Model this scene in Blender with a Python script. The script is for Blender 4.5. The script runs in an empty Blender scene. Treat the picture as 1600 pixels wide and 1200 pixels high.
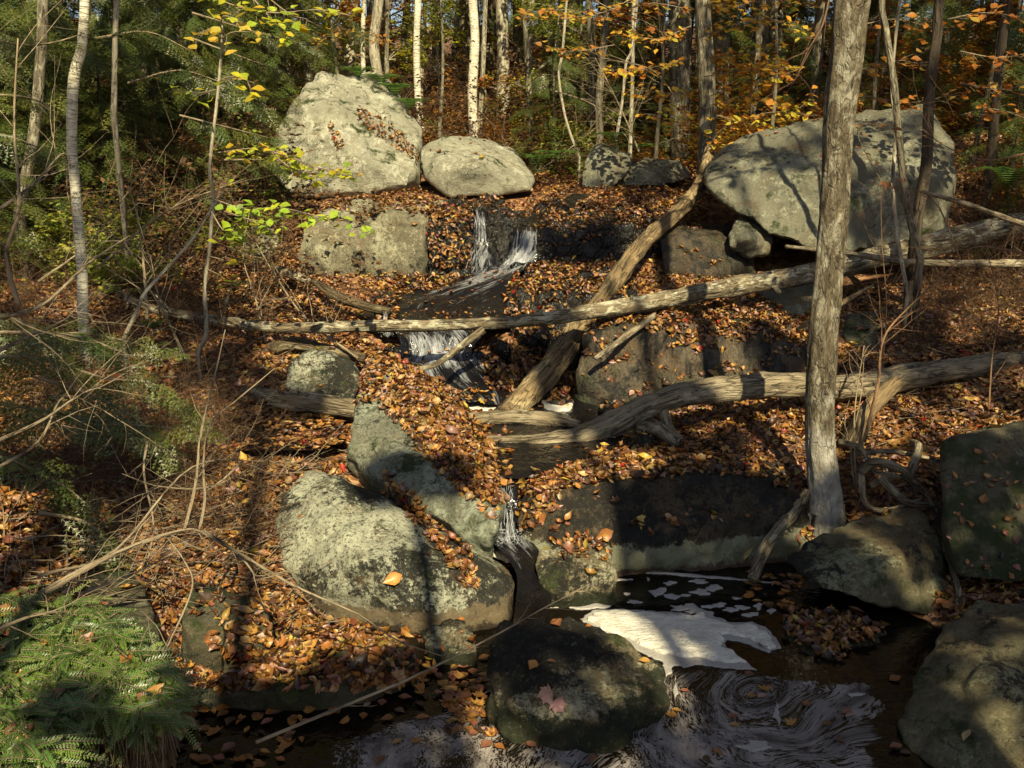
import bpy, bmesh, math, random
import numpy as np
from mathutils import Vector, Matrix, noise, Quaternion
from mathutils.bvhtree import BVHTree
random.seed(7); rs = np.random.RandomState(11)
R = math.radians
# ------------------------------------------------------------------ camera, world, sun, exposure
scn = bpy.context.scene
COL = scn.collection
F, PITCH, CH = 1500.0, R(14.0), 2.5
cam_d = bpy.data.cameras.new('camera'); cam = bpy.data.objects.new('camera', cam_d); COL.objects.link(cam)
cam.location = (0, 0, CH); cam.rotation_euler = (math.pi/2-PITCH, 0, 0)
cam_d.sensor_width = 36; cam_d.lens = 36*F/1600; cam_d.clip_start = .05; cam_d.clip_end = 1000
scn.camera = cam
SUN_EL, SUN_AZ = R(42), R(9)          # azimuth measured from straight behind the camera towards its right
SD = Vector((math.sin(SUN_AZ)*math.cos(SUN_EL), -math.cos(SUN_AZ)*math.cos(SUN_EL), math.sin(SUN_EL)))  # towards the sun
w = bpy.data.worlds.new('World'); scn.world = w; w.use_nodes = True
nt = w.node_tree; nt.nodes.clear()
sky = nt.nodes.new('ShaderNodeTexSky'); sky.sky_type = 'NISHITA'; sky.sun_disc = False
sky.sun_elevation = SUN_EL; sky.sun_rotation = math.atan2(SD.x, SD.y)
bg = nt.nodes.new('ShaderNodeBackground'); bg.inputs[1].default_value = .06
ow = nt.nodes.new('ShaderNodeOutputWorld')
nt.links.new(sky.outputs[0], bg.inputs[0]); nt.links.new(bg.outputs[0], ow.inputs[0])
sl = bpy.data.lights.new('sun', 'SUN'); sl.energy = 5.0; sl.angle = R(.55); sl.color = (1, .88, .58)
so = bpy.data.objects.new('sun', sl); COL.objects.link(so)
so.rotation_euler = SD.to_track_quat('Z', 'Y').to_euler()
scn.view_settings.view_transform = 'Standard'; scn.view_settings.look = 'None'
scn.view_settings.exposure = .98; scn.view_settings.gamma = 1; scn.view_settings.use_curve_mapping = False

# ------------------------------------------------------------------ picture geometry -> world points
CT, ST = math.cos(PITCH), math.sin(PITCH)
def P(px, py, Y):
    cx, cy = (px-800)/F, (600-py)/F
    k = Y/(CT+cy*ST)
    return Vector((cx*k, Y, CH+k*(-ST+cy*CT)))
def PZ(px, py, Z):
    cx, cy = (px-800)/F, (600-py)/F
    k = (Z-CH)/(-ST+cy*CT)
    return Vector((cx*k, k*(CT+cy*ST), Z))
def DZ(px, Y, Z):
    return Vector(((px-800)/F*(Y*CT-(Z-CH)*ST), Y, Z))
def proj(p):
    d = p[1]*CT-(p[2]-CH)*ST
    return 800+F*p[0]/d, 600-F*(p[1]*ST+(p[2]-CH)*CT)/d
def inpoly(x, y, poly):
    c = False; n = len(poly)
    for i in range(n):
        x1, y1 = poly[i]; x2, y2 = poly[i-1]
        if (y1 > y) != (y2 > y) and x < (x2-x1)*(y-y1)/(y2-y1)+x1: c = not c
    return c

# ------------------------------------------------------------------ objects
def link(name, mesh, mat=None, parent=None):
    o = bpy.data.objects.new(name, mesh); COL.objects.link(o)
    if mat is not None and mesh is not None: mesh.materials.append(mat)
    if parent is not None: o.parent = parent
    return o
def tag(o, label=None, cat=None, group=None, kind=None):
    if label: o['label'] = label
    if cat: o['category'] = cat
    if group: o['group'] = group
    if kind: o['kind'] = kind
    return o
def empty(name, loc=(0, 0, 0)):
    o = bpy.data.objects.new(name, None); COL.objects.link(o); o.location = loc; o.empty_display_size = .1
    return o
def localise(o):
    """keep the mesh where it is but hang it on a parent that sits elsewhere"""
    if o.parent: o.matrix_parent_inverse = Matrix.Translation(-o.parent.location)
def np_mesh(name, V, faces_flat, counts, col=None, vec=None, smooth=True, fl=None):
    me = bpy.data.meshes.new(name)
    V = np.asarray(V, np.float32); faces_flat = np.asarray(faces_flat, np.int32); counts = np.asarray(counts, np.int32)
    me.vertices.add(len(V)); me.vertices.foreach_set('co', V.ravel())
    me.loops.add(len(faces_flat)); me.loops.foreach_set('vertex_index', faces_flat)
    me.polygons.add(len(counts))
    st = np.zeros(len(counts), np.int32); st[1:] = np.cumsum(counts)[:-1]
    me.polygons.foreach_set('loop_start', st)
    if smooth: me.polygons.foreach_set('use_smooth', np.ones(len(counts), bool))
    me.update(calc_edges=True)
    if col is not None:
        a = me.attributes.new('Col', 'FLOAT_COLOR', 'POINT')
        c = np.ones((len(V), 4), np.float32); c[:, :3] = col; a.data.foreach_set('color', c.ravel())
    if vec is not None:
        a = me.attributes.new('bc', 'FLOAT_VECTOR', 'POINT'); a.data.foreach_set('vector', np.asarray(vec, np.float32).ravel())
    if fl is not None:
        a = me.attributes.new('white', 'FLOAT', 'POINT'); a.data.foreach_set('value', np.asarray(fl, np.float32).ravel())
    return me

# ------------------------------------------------------------------ material helpers
class N:
    def __init__(s, name):
        s.m = bpy.data.materials.new(name); s.m.use_nodes = True; s.t = s.m.node_tree; s.t.nodes.clear()
        s.out = s.t.nodes.new('ShaderNodeOutputMaterial')
    def n(s, typ, **kw):
        x = s.t.nodes.new(typ)
        for k, v in kw.items(): setattr(x, k, v)
        return x
    def l(s, a, b): s.t.links.new(a, b)
    def val(s, sock, v):
        if hasattr(v, 'is_output'): s.l(v, sock)
        else: sock.default_value = v
    def coord(s, which='Object', scale=(1, 1, 1)):
        if which == 'bc': c = s.n('ShaderNodeAttribute', attribute_name='bc').outputs['Vector']
        elif which == 'pos': c = s.n('ShaderNodeNewGeometry').outputs['Position']
        else: c = s.n('ShaderNodeTexCoord').outputs[which]
        m = s.n('ShaderNodeMapping'); s.l(c, m.inputs[0]); m.inputs['Scale'].default_value = scale
        return m.outputs[0]
    def noise(s, vec, scale, detail=4, rough=.6, dist=0, out=0):
        x = s.n('ShaderNodeTexNoise'); s.l(vec, x.inputs['Vector'])
        x.inputs['Scale'].default_value = scale; x.inputs['Detail'].default_value = detail
        x.inputs['Roughness'].default_value = rough; x.inputs['Distortion'].default_value = dist
        return x.outputs[out]
    def voro(s, vec, scale, feat='F1', out='Distance'):
        x = s.n('ShaderNodeTexVoronoi', feature=feat); s.l(vec, x.inputs['Vector']); x.inputs['Scale'].default_value = scale
        return x.outputs[out]
    def ramp(s, f, a, b, lo=0., hi=1.):
        x = s.n('ShaderNodeMapRange'); x.clamp = True
        s.l(f, x.inputs[0])
        for i, v in enumerate((a, b, lo, hi)): x.inputs[1+i].default_value = v
        return x.outputs[0]
    def math(s, op, a, b=0.):
        x = s.n('ShaderNodeMath', operation=op); s.val(x.inputs[0], a); s.val(x.inputs[1], b); return x.outputs[0]
    def mix(s, f, a, b, mode='MIX'):
        x = s.n('ShaderNodeMix', data_type='RGBA', blend_type=mode)
        s.val(x.inputs[0], f); 
        for i, v in ((6, a), (7, b)):
            if hasattr(v, 'is_output'): s.l(v, x.inputs[i])
            else: x.inputs[i].default_value = (*v, 1)
        return x.outputs[2]
    def bump(s, h, strength, dist, prev=None):
        b = s.n('ShaderNodeBump'); s.l(h, b.inputs['Height']); b.inputs['Strength'].default_value = strength; b.inputs['Distance'].default_value = dist
        if prev is not None: s.l(prev, b.inputs['Normal'])
        return b.outputs[0]
    def bsdf(s, color, rough=.8, normal=None, spec=.4):
        b = s.n('ShaderNodeBsdfPrincipled')
        if hasattr(color, 'is_output'): s.l(color, b.inputs['Base Color'])
        else: b.inputs['Base Color'].default_value = (*color, 1)
        s.val(b.inputs['Roughness'], rough); b.inputs['Specular IOR Level'].default_value = spec
        if normal is not None: s.l(normal, b.inputs['Normal'])
        s.l(b.outputs[0], s.out.inputs[0]); return b

def rock_mat(name, base, lichen=(.46, .47, .34), lich=.5, dark=(.012, .011, .008), dk=.5, warm=(.20, .13, .06), wm=.3,
             moss=0., wet=0., band=None, grain=60, streak=0., crust=None):
    m = N(name); c = m.coord('pos')
    big = m.noise(c, 1.7, 3, .6, .4); mid = m.noise(c, 7, 5, .7, .3); fine = m.noise(c, grain, 3, .7)
    col = m.mix(m.ramp(big, .35, .65), [x*.78 for x in base], [x*1.18 for x in base])
    col = m.mix(m.ramp(m.noise(c, 2.6, 4, .65, .8), .62-.25*wm, .80-.2*wm), col, warm)
    col = m.mix(m.ramp(fine, .3, .7, 0, .55), col, m.mix(.5, col, (.05, .045, .035)))
    # grey weather stains and hairline cracks
    col = m.mix(m.ramp(m.noise(c, 3.1, 6, .75, .3), .50, .64, 0, .45), col, [x*.45 for x in base]); col = m.mix(m.ramp(m.noise(m.coord('pos', (1, 1, .35)), 8, 6, .8), .56, .66, 0, .35), col, [x*.4 for x in base])
    wv = m.n('ShaderNodeMix', data_type='VECTOR'); wv.inputs[0].default_value = .25; m.l(c, wv.inputs[4]); m.l(m.noise(c, 2.4, 5, .7, out=1), wv.inputs[5])
    ce = m.n('ShaderNodeTexVoronoi', feature='DISTANCE_TO_EDGE'); m.l(wv.outputs[1], ce.inputs['Vector']); ce.inputs['Scale'].default_value = 2.3
    crk = m.math('MULTIPLY', m.ramp(ce.outputs[0], 0, .012, 1, 0), m.ramp(m.noise(c, 1.4, 2), .48, .56)); col = m.mix(m.math('MULTIPLY', crk, .75), col, (.03, .026, .018))
    # pale lichen crusts with crisp ragged rims
    f = m.math('ADD', m.math('MULTIPLY', m.noise(c, 17, 9, .82, .15), .6), m.math('MULTIPLY', m.noise(c, 2.2, 3, .55), .4))
    t = .645-.25*lich
    col = m.mix(m.ramp(f, t, t+.018, 0, .95), col, m.mix(m.ramp(mid, .4, .6), lichen, [x*.7 for x in lichen]))
    # black crust
    g = m.math('ADD', m.math('MULTIPLY', m.noise(c, 21, 9, .84, .1, 0), .5), m.math('MULTIPLY', m.noise(m.coord('pos', (1.3, 1.3, 1.0)), 2.1, 3, .55), .5))
    if crust:      # black crust thickens along a direction of the stone
        dp = m.n('ShaderNodeVectorMath', operation='DOT_PRODUCT'); m.l(c, dp.inputs[0]); dp.inputs[1].default_value = crust[0]
        g = m.math('ADD', g, m.ramp(dp.outputs['Value'], crust[1], crust[2], crust[4] if len(crust) > 4 else 0, crust[3]))
    t = .665-.27*dk
    col = m.mix(m.ramp(g, t, t+.03, 0, .96), col, dark)
    col = m.mix(m.ramp(m.noise(c, 48, 5, .8, .3), .60-.12*dk, .64-.12*dk, 0, .8*min(1, dk*2)), col, dark)
    if streak:
        sv = m.noise(m.coord('pos', (9, 9, .7)), 1, 4, .6)
        col = m.mix(m.ramp(sv, .46, .58, 0, streak), col, dark)
    if moss:
        nz = m.n('ShaderNodeSeparateXYZ'); m.l(m.n('ShaderNodeNewGeometry').outputs['Normal'], nz.inputs[0])
        mm = m.math('MULTIPLY', m.ramp(m.noise(c, 3.4, 6, .75), .62-.25*moss, .70-.2*moss), m.ramp(nz.outputs[2], -.3, .5, .4, 1))
        col = m.mix(mm, col, m.mix(fine, (.018, .03, .008), (.06, .075, .02)))
    if band:      # water-line: list of (z_low, z_high, colour, amount)
        z = m.n('ShaderNodeSeparateXYZ'); m.l(m.n('ShaderNodeNewGeometry').outputs['Position'], z.inputs[0])
        zz = m.math('ADD', z.outputs[2], m.math('MULTIPLY', m.math('SUBTRACT', m.noise(c, 9, 9, .85), .5), .26))
        for lo, hi, bc, am in band:
            k = m.math('MULTIPLY', m.ramp(zz, lo-.008, lo+.008), m.ramp(zz, hi-.006, hi+.006, 1, 0))
            col = m.mix(m.math('MULTIPLY', k, am), col, m.mix(mid, [x*.75 for x in bc], [x*1.15 for x in bc]))
    if dk > .3:      # pits in the pale parts and pale flecks in the black crust
        fl_ = m.noise(m.coord('pos', (1, 1, 1.2)), 33, 9, .9, .2)
        col = m.mix(m.ramp(fl_, .565, .60, 0, .55), col, [x*.62 for x in lichen]); col = m.mix(m.ramp(fl_, .40, .435, .8, 0), col, dark)
        col = m.mix(m.ramp(m.noise(c, 6, 8, .85), .55, .62, 0, .5), col, warm)
    nrm = m.bump(m.math('SUBTRACT', m.noise(c, 9, 8, .75, .2), m.math('MULTIPLY', crk, .4)), 1., .09+.04*wet); nrm = m.bump(m.math('ADD', fine, m.math('MULTIPLY', f, 2.)), .8, .02, nrm)
    if wet: nrm = m.bump(m.voro(m.coord('pos', (1, 1, .6)), 38), .8*wet, .02, nrm)
    rough = m.ramp(m.noise(c, 14, 4), .35, .65, .75-.66*wet, .92-.5*wet)
    b = m.bsdf(col, rough, nrm, .3+.4*wet)
    return m.m

def leaf_mat(name, trans=.25, rough=.5, spec=.35):
    m = N(name); a = m.n('ShaderNodeAttribute', attribute_name='Col'); c = m.coord('pos')
    col = m.mix(m.ramp(m.noise(c, 55, 3, .6), .3, .75, 0, .55), a.outputs['Color'], m.mix(1., a.outputs['Color'], (.35, .28, .25), 'MULTIPLY'))
    b = m.bsdf(col, rough, m.bump(m.noise(c, 70, 2), .3, .004), spec)
    t = m.n('ShaderNodeBsdfTranslucent'); m.l(col, t.inputs[0]); x = m.n('ShaderNodeMixShader'); x.inputs[0].default_value = trans
    m.l(b.outputs[0], x.inputs[1]); m.l(t.outputs[0], x.inputs[2]); m.l(x.outputs[0], m.out.inputs[0])
    return m.m

def bark_mat(name, a, b_, light=None, fib=(1, 1, .12), fs=40, patch=0., lent=0., moss=0., lsc=5, bumpd=.012, crack=.8, pale=None):
    m = N(name); c = m.coord('bc'); cf = m.coord('bc', fib)
    f = m.noise(cf, fs, 6, .7, .3)
    col = m.mix(m.ramp(f, .35, .65), a, b_)
    col = m.mix(m.ramp(m.noise(cf, fs*.35, 5, .75), .56, .62, 0, .75), col, [x*.25 for x in a])
    if light:
        p = m.noise(m.coord('bc', (1, 1, .45)), lsc, 7, .75, .6)
        col = m.mix(m.ramp(p, .60-.25*patch, .70-.25*patch, 0, .85), col, light)
    if lent:
        q = m.noise(m.coord('bc', (5, 5, 55)), 2.2, 4, .7)
        col = m.mix(m.ramp(q, .52, .60, 0, lent), col, (.035, .028, .018))
    if pale:
        sz = m.n('ShaderNodeSeparateXYZ'); m.l(m.coord('bc'), sz.inputs[0]); hz = m.math('ADD', sz.outputs[2], m.math('MULTIPLY', m.math('SUBTRACT', m.noise(c, 5, 5, .7), .5), 1.6))
        col = m.mix(m.ramp(hz, pale[0], pale[1], .85, 0), col, m.mix(m.ramp(m.noise(c, 9, 5, .7), .4, .6), (.40, .38, .32), (.60, .57, .50)))
    if moss: col = m.mix(m.ramp(m.noise(c, 6, 5, .7), .5, .6, 0, moss), col, (.05, .065, .015))
    if not lent:
        w1 = m.noise(c, 4, 3, .6, out=1); vv = m.n('ShaderNodeMix', data_type='VECTOR'); vv.inputs[0].default_value = .05; m.l(m.coord('bc', (1, 1, fib[2])), vv.inputs[4]); m.l(w1, vv.inputs[5])
        ck = m.n('ShaderNodeTexVoronoi', feature='DISTANCE_TO_EDGE'); m.l(vv.outputs[1], ck.inputs['Vector']); ck.inputs['Scale'].default_value = fs*.9
        cr = m.math('MULTIPLY', m.ramp(ck.outputs[0], .0, .10, 1, 0), m.ramp(m.noise(c, 7, 4), .42, .56)); col = m.mix(m.math('MULTIPLY', cr, crack), col, [x*.18 for x in a])
        f = m.math('SUBTRACT', f, m.math('MULTIPLY', cr, .6*crack))
    nrm = m.bump(f, 1., bumpd*1.5); nrm = m.bump(m.noise(c, 160, 2), .3, .003, nrm)
    m.bsdf(col, .85, nrm, .25); return m.m

M = {}
M['litter'] = leaf_mat('leaf litter', .12, .42, .45)
M['leaf'] = leaf_mat('living leaf', .45, .5, .35)
M['needle'] = leaf_mat('needles', .25, .38, .5)
M['wood_grey'] = bark_mat('weathered grey wood', (.085, .065, .038), (.30, .245, .155), (.42, .36, .25), patch=.25)
M['wood_tan'] = bark_mat('split tan wood', (.065, .045, .024), (.25, .175, .085), (.36, .28, .15), patch=.2, fs=34)
M['wood_lichen'] = bark_mat('lichened dead wood', (.06, .045, .027), (.22, .17, .10), (.42, .40, .28), patch=.45, lsc=16)
M['wood_dark'] = bark_mat('dark rotten wood', (.05, .035, .02), (.14, .10, .055), (.25, .22, .13), patch=.2, moss=.3)
M['bark_main'] = bark_mat('grey tan bark of the near tree', (.05, .04, .024), (.175, .14, .085), (.36, .33, .24), fib=(1, 1, .35), fs=34, patch=.42, lsc=11, bumpd=.03, crack=.35, pale=(3.25, 3.9))
M['bark_birch'] = bark_mat('pale birch bark', (.46, .42, .30), (.68, .63, .48), (.72, .67, .52), fib=(1, 1, 3), fs=14, patch=.5, lent=.75)
M['bark_pale'] = bark_mat('pale grey bark', (.18, .155, .105), (.36, .32, .23), (.46, .42, .31), fs=18, patch=.4, lsc=12)
M['bark_grey'] = bark_mat('grey bark', (.06, .05, .033), (.17, .145, .095), (.32, .30, .21), fs=22, patch=.35, lsc=12)
M['bark_dark'] = bark_mat('dark bark', (.03, .022, .014), (.08, .06, .04), None, fs=22)
M['twig'] = bark_mat('grey brown twigs', (.16, .12, .075), (.34, .27, .17), None, fs=30)
M['twig_red'] = bark_mat('red brown twigs', (.10, .055, .03), (.22, .13, .07), None, fs=30)
M['foam'] = None

# ------------------------------------------------------------------ tubes and branches
def catmull(pts, per=6):
    p = [Vector(q) for q in pts]; p = [p[0]*2-p[1]]+p+[p[-1]*2-p[-2]]
    out = []
    for i in range(1, len(p)-2):
        for k in range(per):
            t = k/per; a, b, c, d = p[i-1], p[i], p[i+1], p[i+2]
            out.append(.5*((2*b)+(c-a)*t+(2*a-5*b+4*c-d)*t*t+(3*b-a-3*c+d)*t*t*t))
    out.append(p[-2]); return out
class TM:
    """collects tubes as numpy data for one mesh"""
    def __init__(s): s.V, s.B, s.Fc, s.n = [], [], [], 0
    def tube(s, pts, rad, sides=6, rough=0., ridge=0., seed=0., flat=None):
        pts = [Vector(q) for q in pts]; n = len(pts)
        if not hasattr(rad, '__len__'): rad = [rad]*n
        up = Vector((0, 0, 1)); L = 0; prev = None
        base = s.n
        for i, p in enumerate(pts):
            t = (pts[min(i+1, n-1)]-pts[max(i-1, 0)]).normalized()
            if prev is None:
                a = t.orthogonal().normalized()
            else:
                a = (prev-t*prev.dot(t)); a = a.normalized() if a.length > 1e-6 else t.orthogonal().normalized()
            prev = a; b = t.cross(a)
            if i: L += (p-pts[i-1]).length
            for k in range(sides):
                th = 2*math.pi*k/sides; ca, sa = math.cos(th), math.sin(th); r = rad[i]
                if rough or ridge:
                    q = Vector((ca*1.3+seed, sa*1.3, L*2.2))
                    r *= 1+rough*noise.fractal(q*1.9, .9, 2.1, 5)+ridge*noise.noise(Vector((ca*3.2+seed, sa*3.2, L*.9+seed)))
                s.V.append(p+a*(ca*r)+b*(sa*r)); s.B.append((ca*rad[i]+seed*3, sa*rad[i], L+seed))
            if i:
                o = base+(i-1)*sides
                for k in range(sides):
                    k2 = (k+1) % sides; s.Fc.append((o+k, o+k2, o+sides+k2, o+sides+k))
        s.Fc.append(tuple(base+k for k in range(sides))[::-1]); s.Fc.append(tuple(base+(n-1)*sides+k for k in range(sides)))
        s.n += n*sides
    def build(s, name, mat, parent=None, smooth=True):
        fl = [i for f in s.Fc for i in f]
        me = np_mesh(name, [tuple(v) for v in s.V], fl, [len(f) for f in s.Fc], vec=s.B, smooth=smooth)
        o = link(name, me, mat, parent); localise(o); return o

def rv(rng, s=1.): return Vector((rng.uniform(-s, s), rng.uniform(-s, s), rng.uniform(-s, s)))
def wander(start, d, length, steps, rng, jit=.25, droop=0.):
    pts = [Vector(start)]; d = Vector(d).normalized()
    for i in range(steps):
        d = (d+rv(rng, jit)+Vector((0, 0, -droop))).normalized()
        pts.append(pts[-1]+d*(length/steps))
    return pts
def bush(tm, start, d, length, r, rng, depth=2, kids=5, jit=.22, droop=0., spread=1.0, tips=None, sides=5, flat=0.):
    pts = wander(start, d, length, 8, rng, jit, droop)
    n = len(pts); tm.tube(pts, [r*(1-.8*i/(n-1)) for i in range(n)], sides if depth > 0 else 4)
    if tips is not None: tips.append((pts, depth))
    if depth <= 0: return
    for k in range(kids):
        i = rng.randint(2, n-1); t = (pts[i]-pts[i-1]).normalized()
        side = rv(rng).cross(t).normalized()
        if flat: side.z *= (1-flat)
        dd = (t*.7+side*spread).normalized()
        bush(tm, pts[i], dd, length*rng.uniform(.3, .6), r*.5*(1-.5*i/n), rng, depth-1, max(2, kids-1), jit*1.1, droop, spread, tips, sides, flat)

# ------------------------------------------------------------------ leaves
T_OVAL = (np.array([[0, 0, 0], [-.30, .28, .07], [-.36, .55, .10], [-.16, .85, .04], [0, 1.08, -.06], [.16, .85, .04], [.36, .55, .10], [.30, .28, .07], [0, .5, -.02]], float),
          [(0, 8, 1), (1, 8, 2), (2, 8, 3), (3, 8, 4), (4, 8, 5), (5, 8, 6), (6, 8, 7), (7, 8, 0)])
T_SIMPLE = (np.array([[0, 0, 0], [-.33, .45, .12], [0, 1.05, -.04], [.33, .45, .12], [0, .5, -.02]], float), [(0, 4, 1), (1, 4, 2), (2, 4, 3), (3, 4, 0)])
def maple():
    tips = [(-1.0, .25), (-.75, .95), (0, 1.35), (.75, .95), (1.0, .25)]
    notch = [(-.62, .10), (-.66, .55), (-.38, .95), (.38, .95), (.66, .55), (.62, .10)]
    v = [(0, .35, .0), (0, -.02, .03)]
    for i in range(5):
        v.append((*notch[i], .05)); x, y = tips[i]; v.append((x*.78-.06, y*.86, .07)); v.append((x, y, .12)); 
    v.append((*notch[5], .05)); v = np.array(v, float); v[:, :2] *= .62
    n = len(v); f = [(0, i+1, i) for i in range(1, n-1)]+[(0, 1, n-1)]
    return v, f
T_MAPLE = maple()
T_DIAMOND = (np.array([[0, 0, 0], [-.34, .5, .08], [0, 1, 0], [.34, .5, .08]], float), [(0, 3, 2, 1)])
def leaves_mesh(name, pos, nrm, yaw, size, col, templ=T_OVAL, curl=None, width=None):
    """every leaf: the template laid in the plane of nrm, turned by yaw"""
    tv, tf = templ; n = len(pos); k = len(tv)
    pos = np.asarray(pos, float); nrm = np.asarray(nrm, float); nrm /= np.linalg.norm(nrm, axis=1)[:, None]
    ref = np.tile([1., 0, 0], (n, 1)); ref[np.abs(nrm[:, 0]) > .9] = [0, 1., 0]
    u = np.cross(nrm, ref); u /= np.linalg.norm(u, axis=1)[:, None]; v = np.cross(nrm, u)
    c, s_ = np.cos(yaw)[:, None], np.sin(yaw)[:, None]
    U = u*c+v*s_; V = -u*s_+v*c
    size = np.asarray(size)[:, None, None]
    t = np.repeat(tv[None], n, 0)
    if width is not None: t[:, :, 0] *= np.asarray(width)[:, None]
    if curl is not None: t[:, :, 2] = t[:, :, 2]*(1+curl[:, None]*1.5)+curl[:, None]*(t[:, :, 1]-.5)**2*.9
    W = pos[:, None]+size*(t[:, :, 0:1]*U[:, None]+(t[:, :, 1:2]-.5)*V[:, None]+t[:, :, 2:3]*nrm[:, None])
    fl = np.array([i for f in tf for i in f]); cn = [len(f) for f in tf]
    FL = (fl[None]+(np.arange(n)*k)[:, None]).ravel(); CN = np.tile(cn, n)
    C = np.repeat(np.asarray(col, float), k, 0)
    return np_mesh(name, W.reshape(-1, 3), FL, CN, col=C, smooth=False)
def pick_cols(n, pal, wts, rng=rs, jit=.25):
    pal = np.array(pal, float); wts = np.array(wts, float); i = rng.choice(len(pal), n, p=wts/wts.sum())
    return np.clip(pal[i]*(1+rng.uniform(-jit, jit, (n, 1)))*(1+rng.uniform(-.08, .08, (n, 3))), 0, .9)
PAL_L = [(.30, .135, .03), (.40, .22, .05), (.17, .075, .026), (.43, .29, .11), (.06, .032, .016), (.36, .22, .17), (.34, .022, .014), (.47, .35, .06), (.22, .085, .045), (.11, .055, .025)]
WT_L = [.20, .20, .15, .10, .13, .055, .007, .04, .05, .08]

# ------------------------------------------------------------------ the ground
ctrl = [P(*q) for q in [
 (0,1200,2.7),(150,1150,3.1),(100,950,3.9),(0,800,4.6),(250,860,4.8),(100,700,5.8),(300,710,6.1),(450,700,6.3),(200,600,7.2),
 (400,630,7.1),(540,640,7.2),(0,550,7.5),(150,480,8.5),(350,530,8.0),(450,480,9.1),(400,420,10.5),(250,400,10.5),(100,380,11),(0,350,12),
 (520,440,10.0),(590,455,9.7),(420,800,5.4),(340,780,5.4),
 (1080,670,7.0),(1150,700,6.4),(1200,625,7.4),(1400,670,6.7),(1550,650,6.9),(1500,530,8.1),(1400,500,8.5),(1100,490,8.8),(1000,460,9.4),
 (1200,490,8.8),(1150,430,10),(1550,460,9.4),(1600,410,10.5),(1300,790,5.9),(1450,770,5.8),(1600,860,5.2),(1700,700,6),(1500,930,4.9),
 (700,318,12),(900,314,12),(1000,335,11),(1050,306,12.5),(850,295,13.5),(400,310,13),(1000,282,15),(1500,385,12),(1580,310,14),(200,335,13),
 (600,318,11.6),(1180,340,12)]]
W_ = [Vector(q) for q in [(-.1,4.4,-.3),(1.2,4.2,-.4),(0,3.4,-.4),(-.8,3.5,-.22),(1.5,3,-.4),(.6,5,-.35),(1.3,5.1,-.3),(0,2,-.4),(2.2,3.5,-.3),(-1.3,3.3,-.12),(-1.1,4.1,-.12),(-.6,4.4,-.12),
 (-.55,3.9,-.2),(-.15,4.9,-.2),(2,4.4,-.1),(3,4.2,.15),(3.2,3,.0),(-1.6,4.3,.08),(-.25,5.6,.0),(.1,5.4,.0),(0,5.1,-.15),(0,6.2,.25),(.3,6.8,.3),(.6,6.9,.3),(-.1,7.5,.3),(.1,7.4,.3),(-.4,8.0,.55),(-.6,8.6,.65),(-.3,9.3,.8),(-.5,9.6,.85),(-.1,10.1,.95),(-.3,10.7,1.0),
 (.1,8.6,.8),(1.2,7.7,.35),(.6,7.9,.4),(2,7.9,.5),
 (-2.2,1.5,.9),(-4,3,1.3),(-6,6,1.7),(-8,10,2.1),(4,1.5,.8),(5,3.5,1.0),(5,6,1.1),(7,9,1.7),(0,0,.3),(0,-8,.8),(-10,-5,2),(10,-5,2),
 (-10,20,3.0),(0,20,2.35),(10,20,3.0),(0,30,3.3),(-15,30,4.2),(15,30,4.4),(0,60,7.6),(-45,60,11),(45,60,11),(0,130,14),(-90,130,20),(90,130,20),(.35,8.2,.42),(.5,8.3,.45),(0,17,2.15),(4,17,2.3),(-5,16,2.4),(7,14,2.4),(-7,14,2.4)]]
CP = np.array([tuple(q) for q in ctrl+W_]); n = len(CP)
def kern(a, b):
    d = np.sqrt(((a[:, None, :2]-b[None, :, :2])**2).sum(-1)+.02); return d
A = np.zeros((n+3, n+3)); A[:n, :n] = kern(CP, CP)-np.eye(n)*.03*0; A[:n, n] = 1; A[:n, n+1:] = CP[:, :2]; A[n:, :n] = A[:n, n:].T
sol = np.linalg.lstsq(A, np.concatenate([CP[:, 2], np.zeros(3)]), rcond=1e-9)[0]
def ground_z(X, Y):
    q = np.stack([np.ravel(X), np.ravel(Y)], 1).astype(float); out = np.zeros(len(q))
    for i in range(0, len(q), 20000):
        s_ = q[i:i+20000]; out[i:i+20000] = kern(np.c_[s_, np.zeros(len(s_))], CP)@sol[:n]+sol[n]+s_@sol[n+1:]
    return out
def gz(x, y): return float(ground_z([x], [y])[0])
gx = np.concatenate([-np.geomspace(7, 140, 46)[::-1], np.arange(-6.94, 6.95, .06), np.geomspace(7, 140, 46)])
gy = np.concatenate([np.linspace(-40, 1.5, 40), np.arange(1.56, 15, .06), np.geomspace(15.1, 200, 70)])
GX, GY = np.meshgrid(gx, gy); GZ = ground_z(GX, GY)
q = np.stack([GX.ravel(), GY.ravel(), GZ], 1)
near = (np.abs(q[:, 0]) < 9) & (q[:, 1] > 1) & (q[:, 1] < 30)
for i in np.nonzero(near)[0]:
    x, y = q[i, 0], q[i, 1]
    q[i, 2] += .05*noise.fractal(Vector((x*1.6, y*1.6, 3)), 1, 2, 4)+.015*noise.noise(Vector((x*9, y*9, 1)))
far = q[:, 1] >= 15
q[far, 2] += np.array([.25*noise.noise(Vector((a*.25, b*.25, 7))) for a, b in q[far, :2]])
nx, ny = len(gx), len(gy); I, J = np.meshgrid(np.arange(nx-1), np.arange(ny-1)); b0 = (J*nx+I).ravel()
fl = np.stack([b0, b0+1, b0+1+nx, b0+nx], 1).ravel()
m = N('leafy forest soil'); c = m.coord('pos')
vc = m.voro(c, 26, out='Color'); sp = m.n('ShaderNodeSeparateColor'); m.l(vc, sp.inputs[0])
col = m.mix(m.ramp(sp.outputs[0], .2, .9), (.07, .03, .015), (.28, .12, .04)); col = m.mix(m.ramp(sp.outputs[1], .75, .8), col, (.34, .2, .1))
col = m.mix(m.ramp(m.noise(c, 3, 5, .7), .45, .6, 0, .7), col, (.022, .014, .008))
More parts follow.
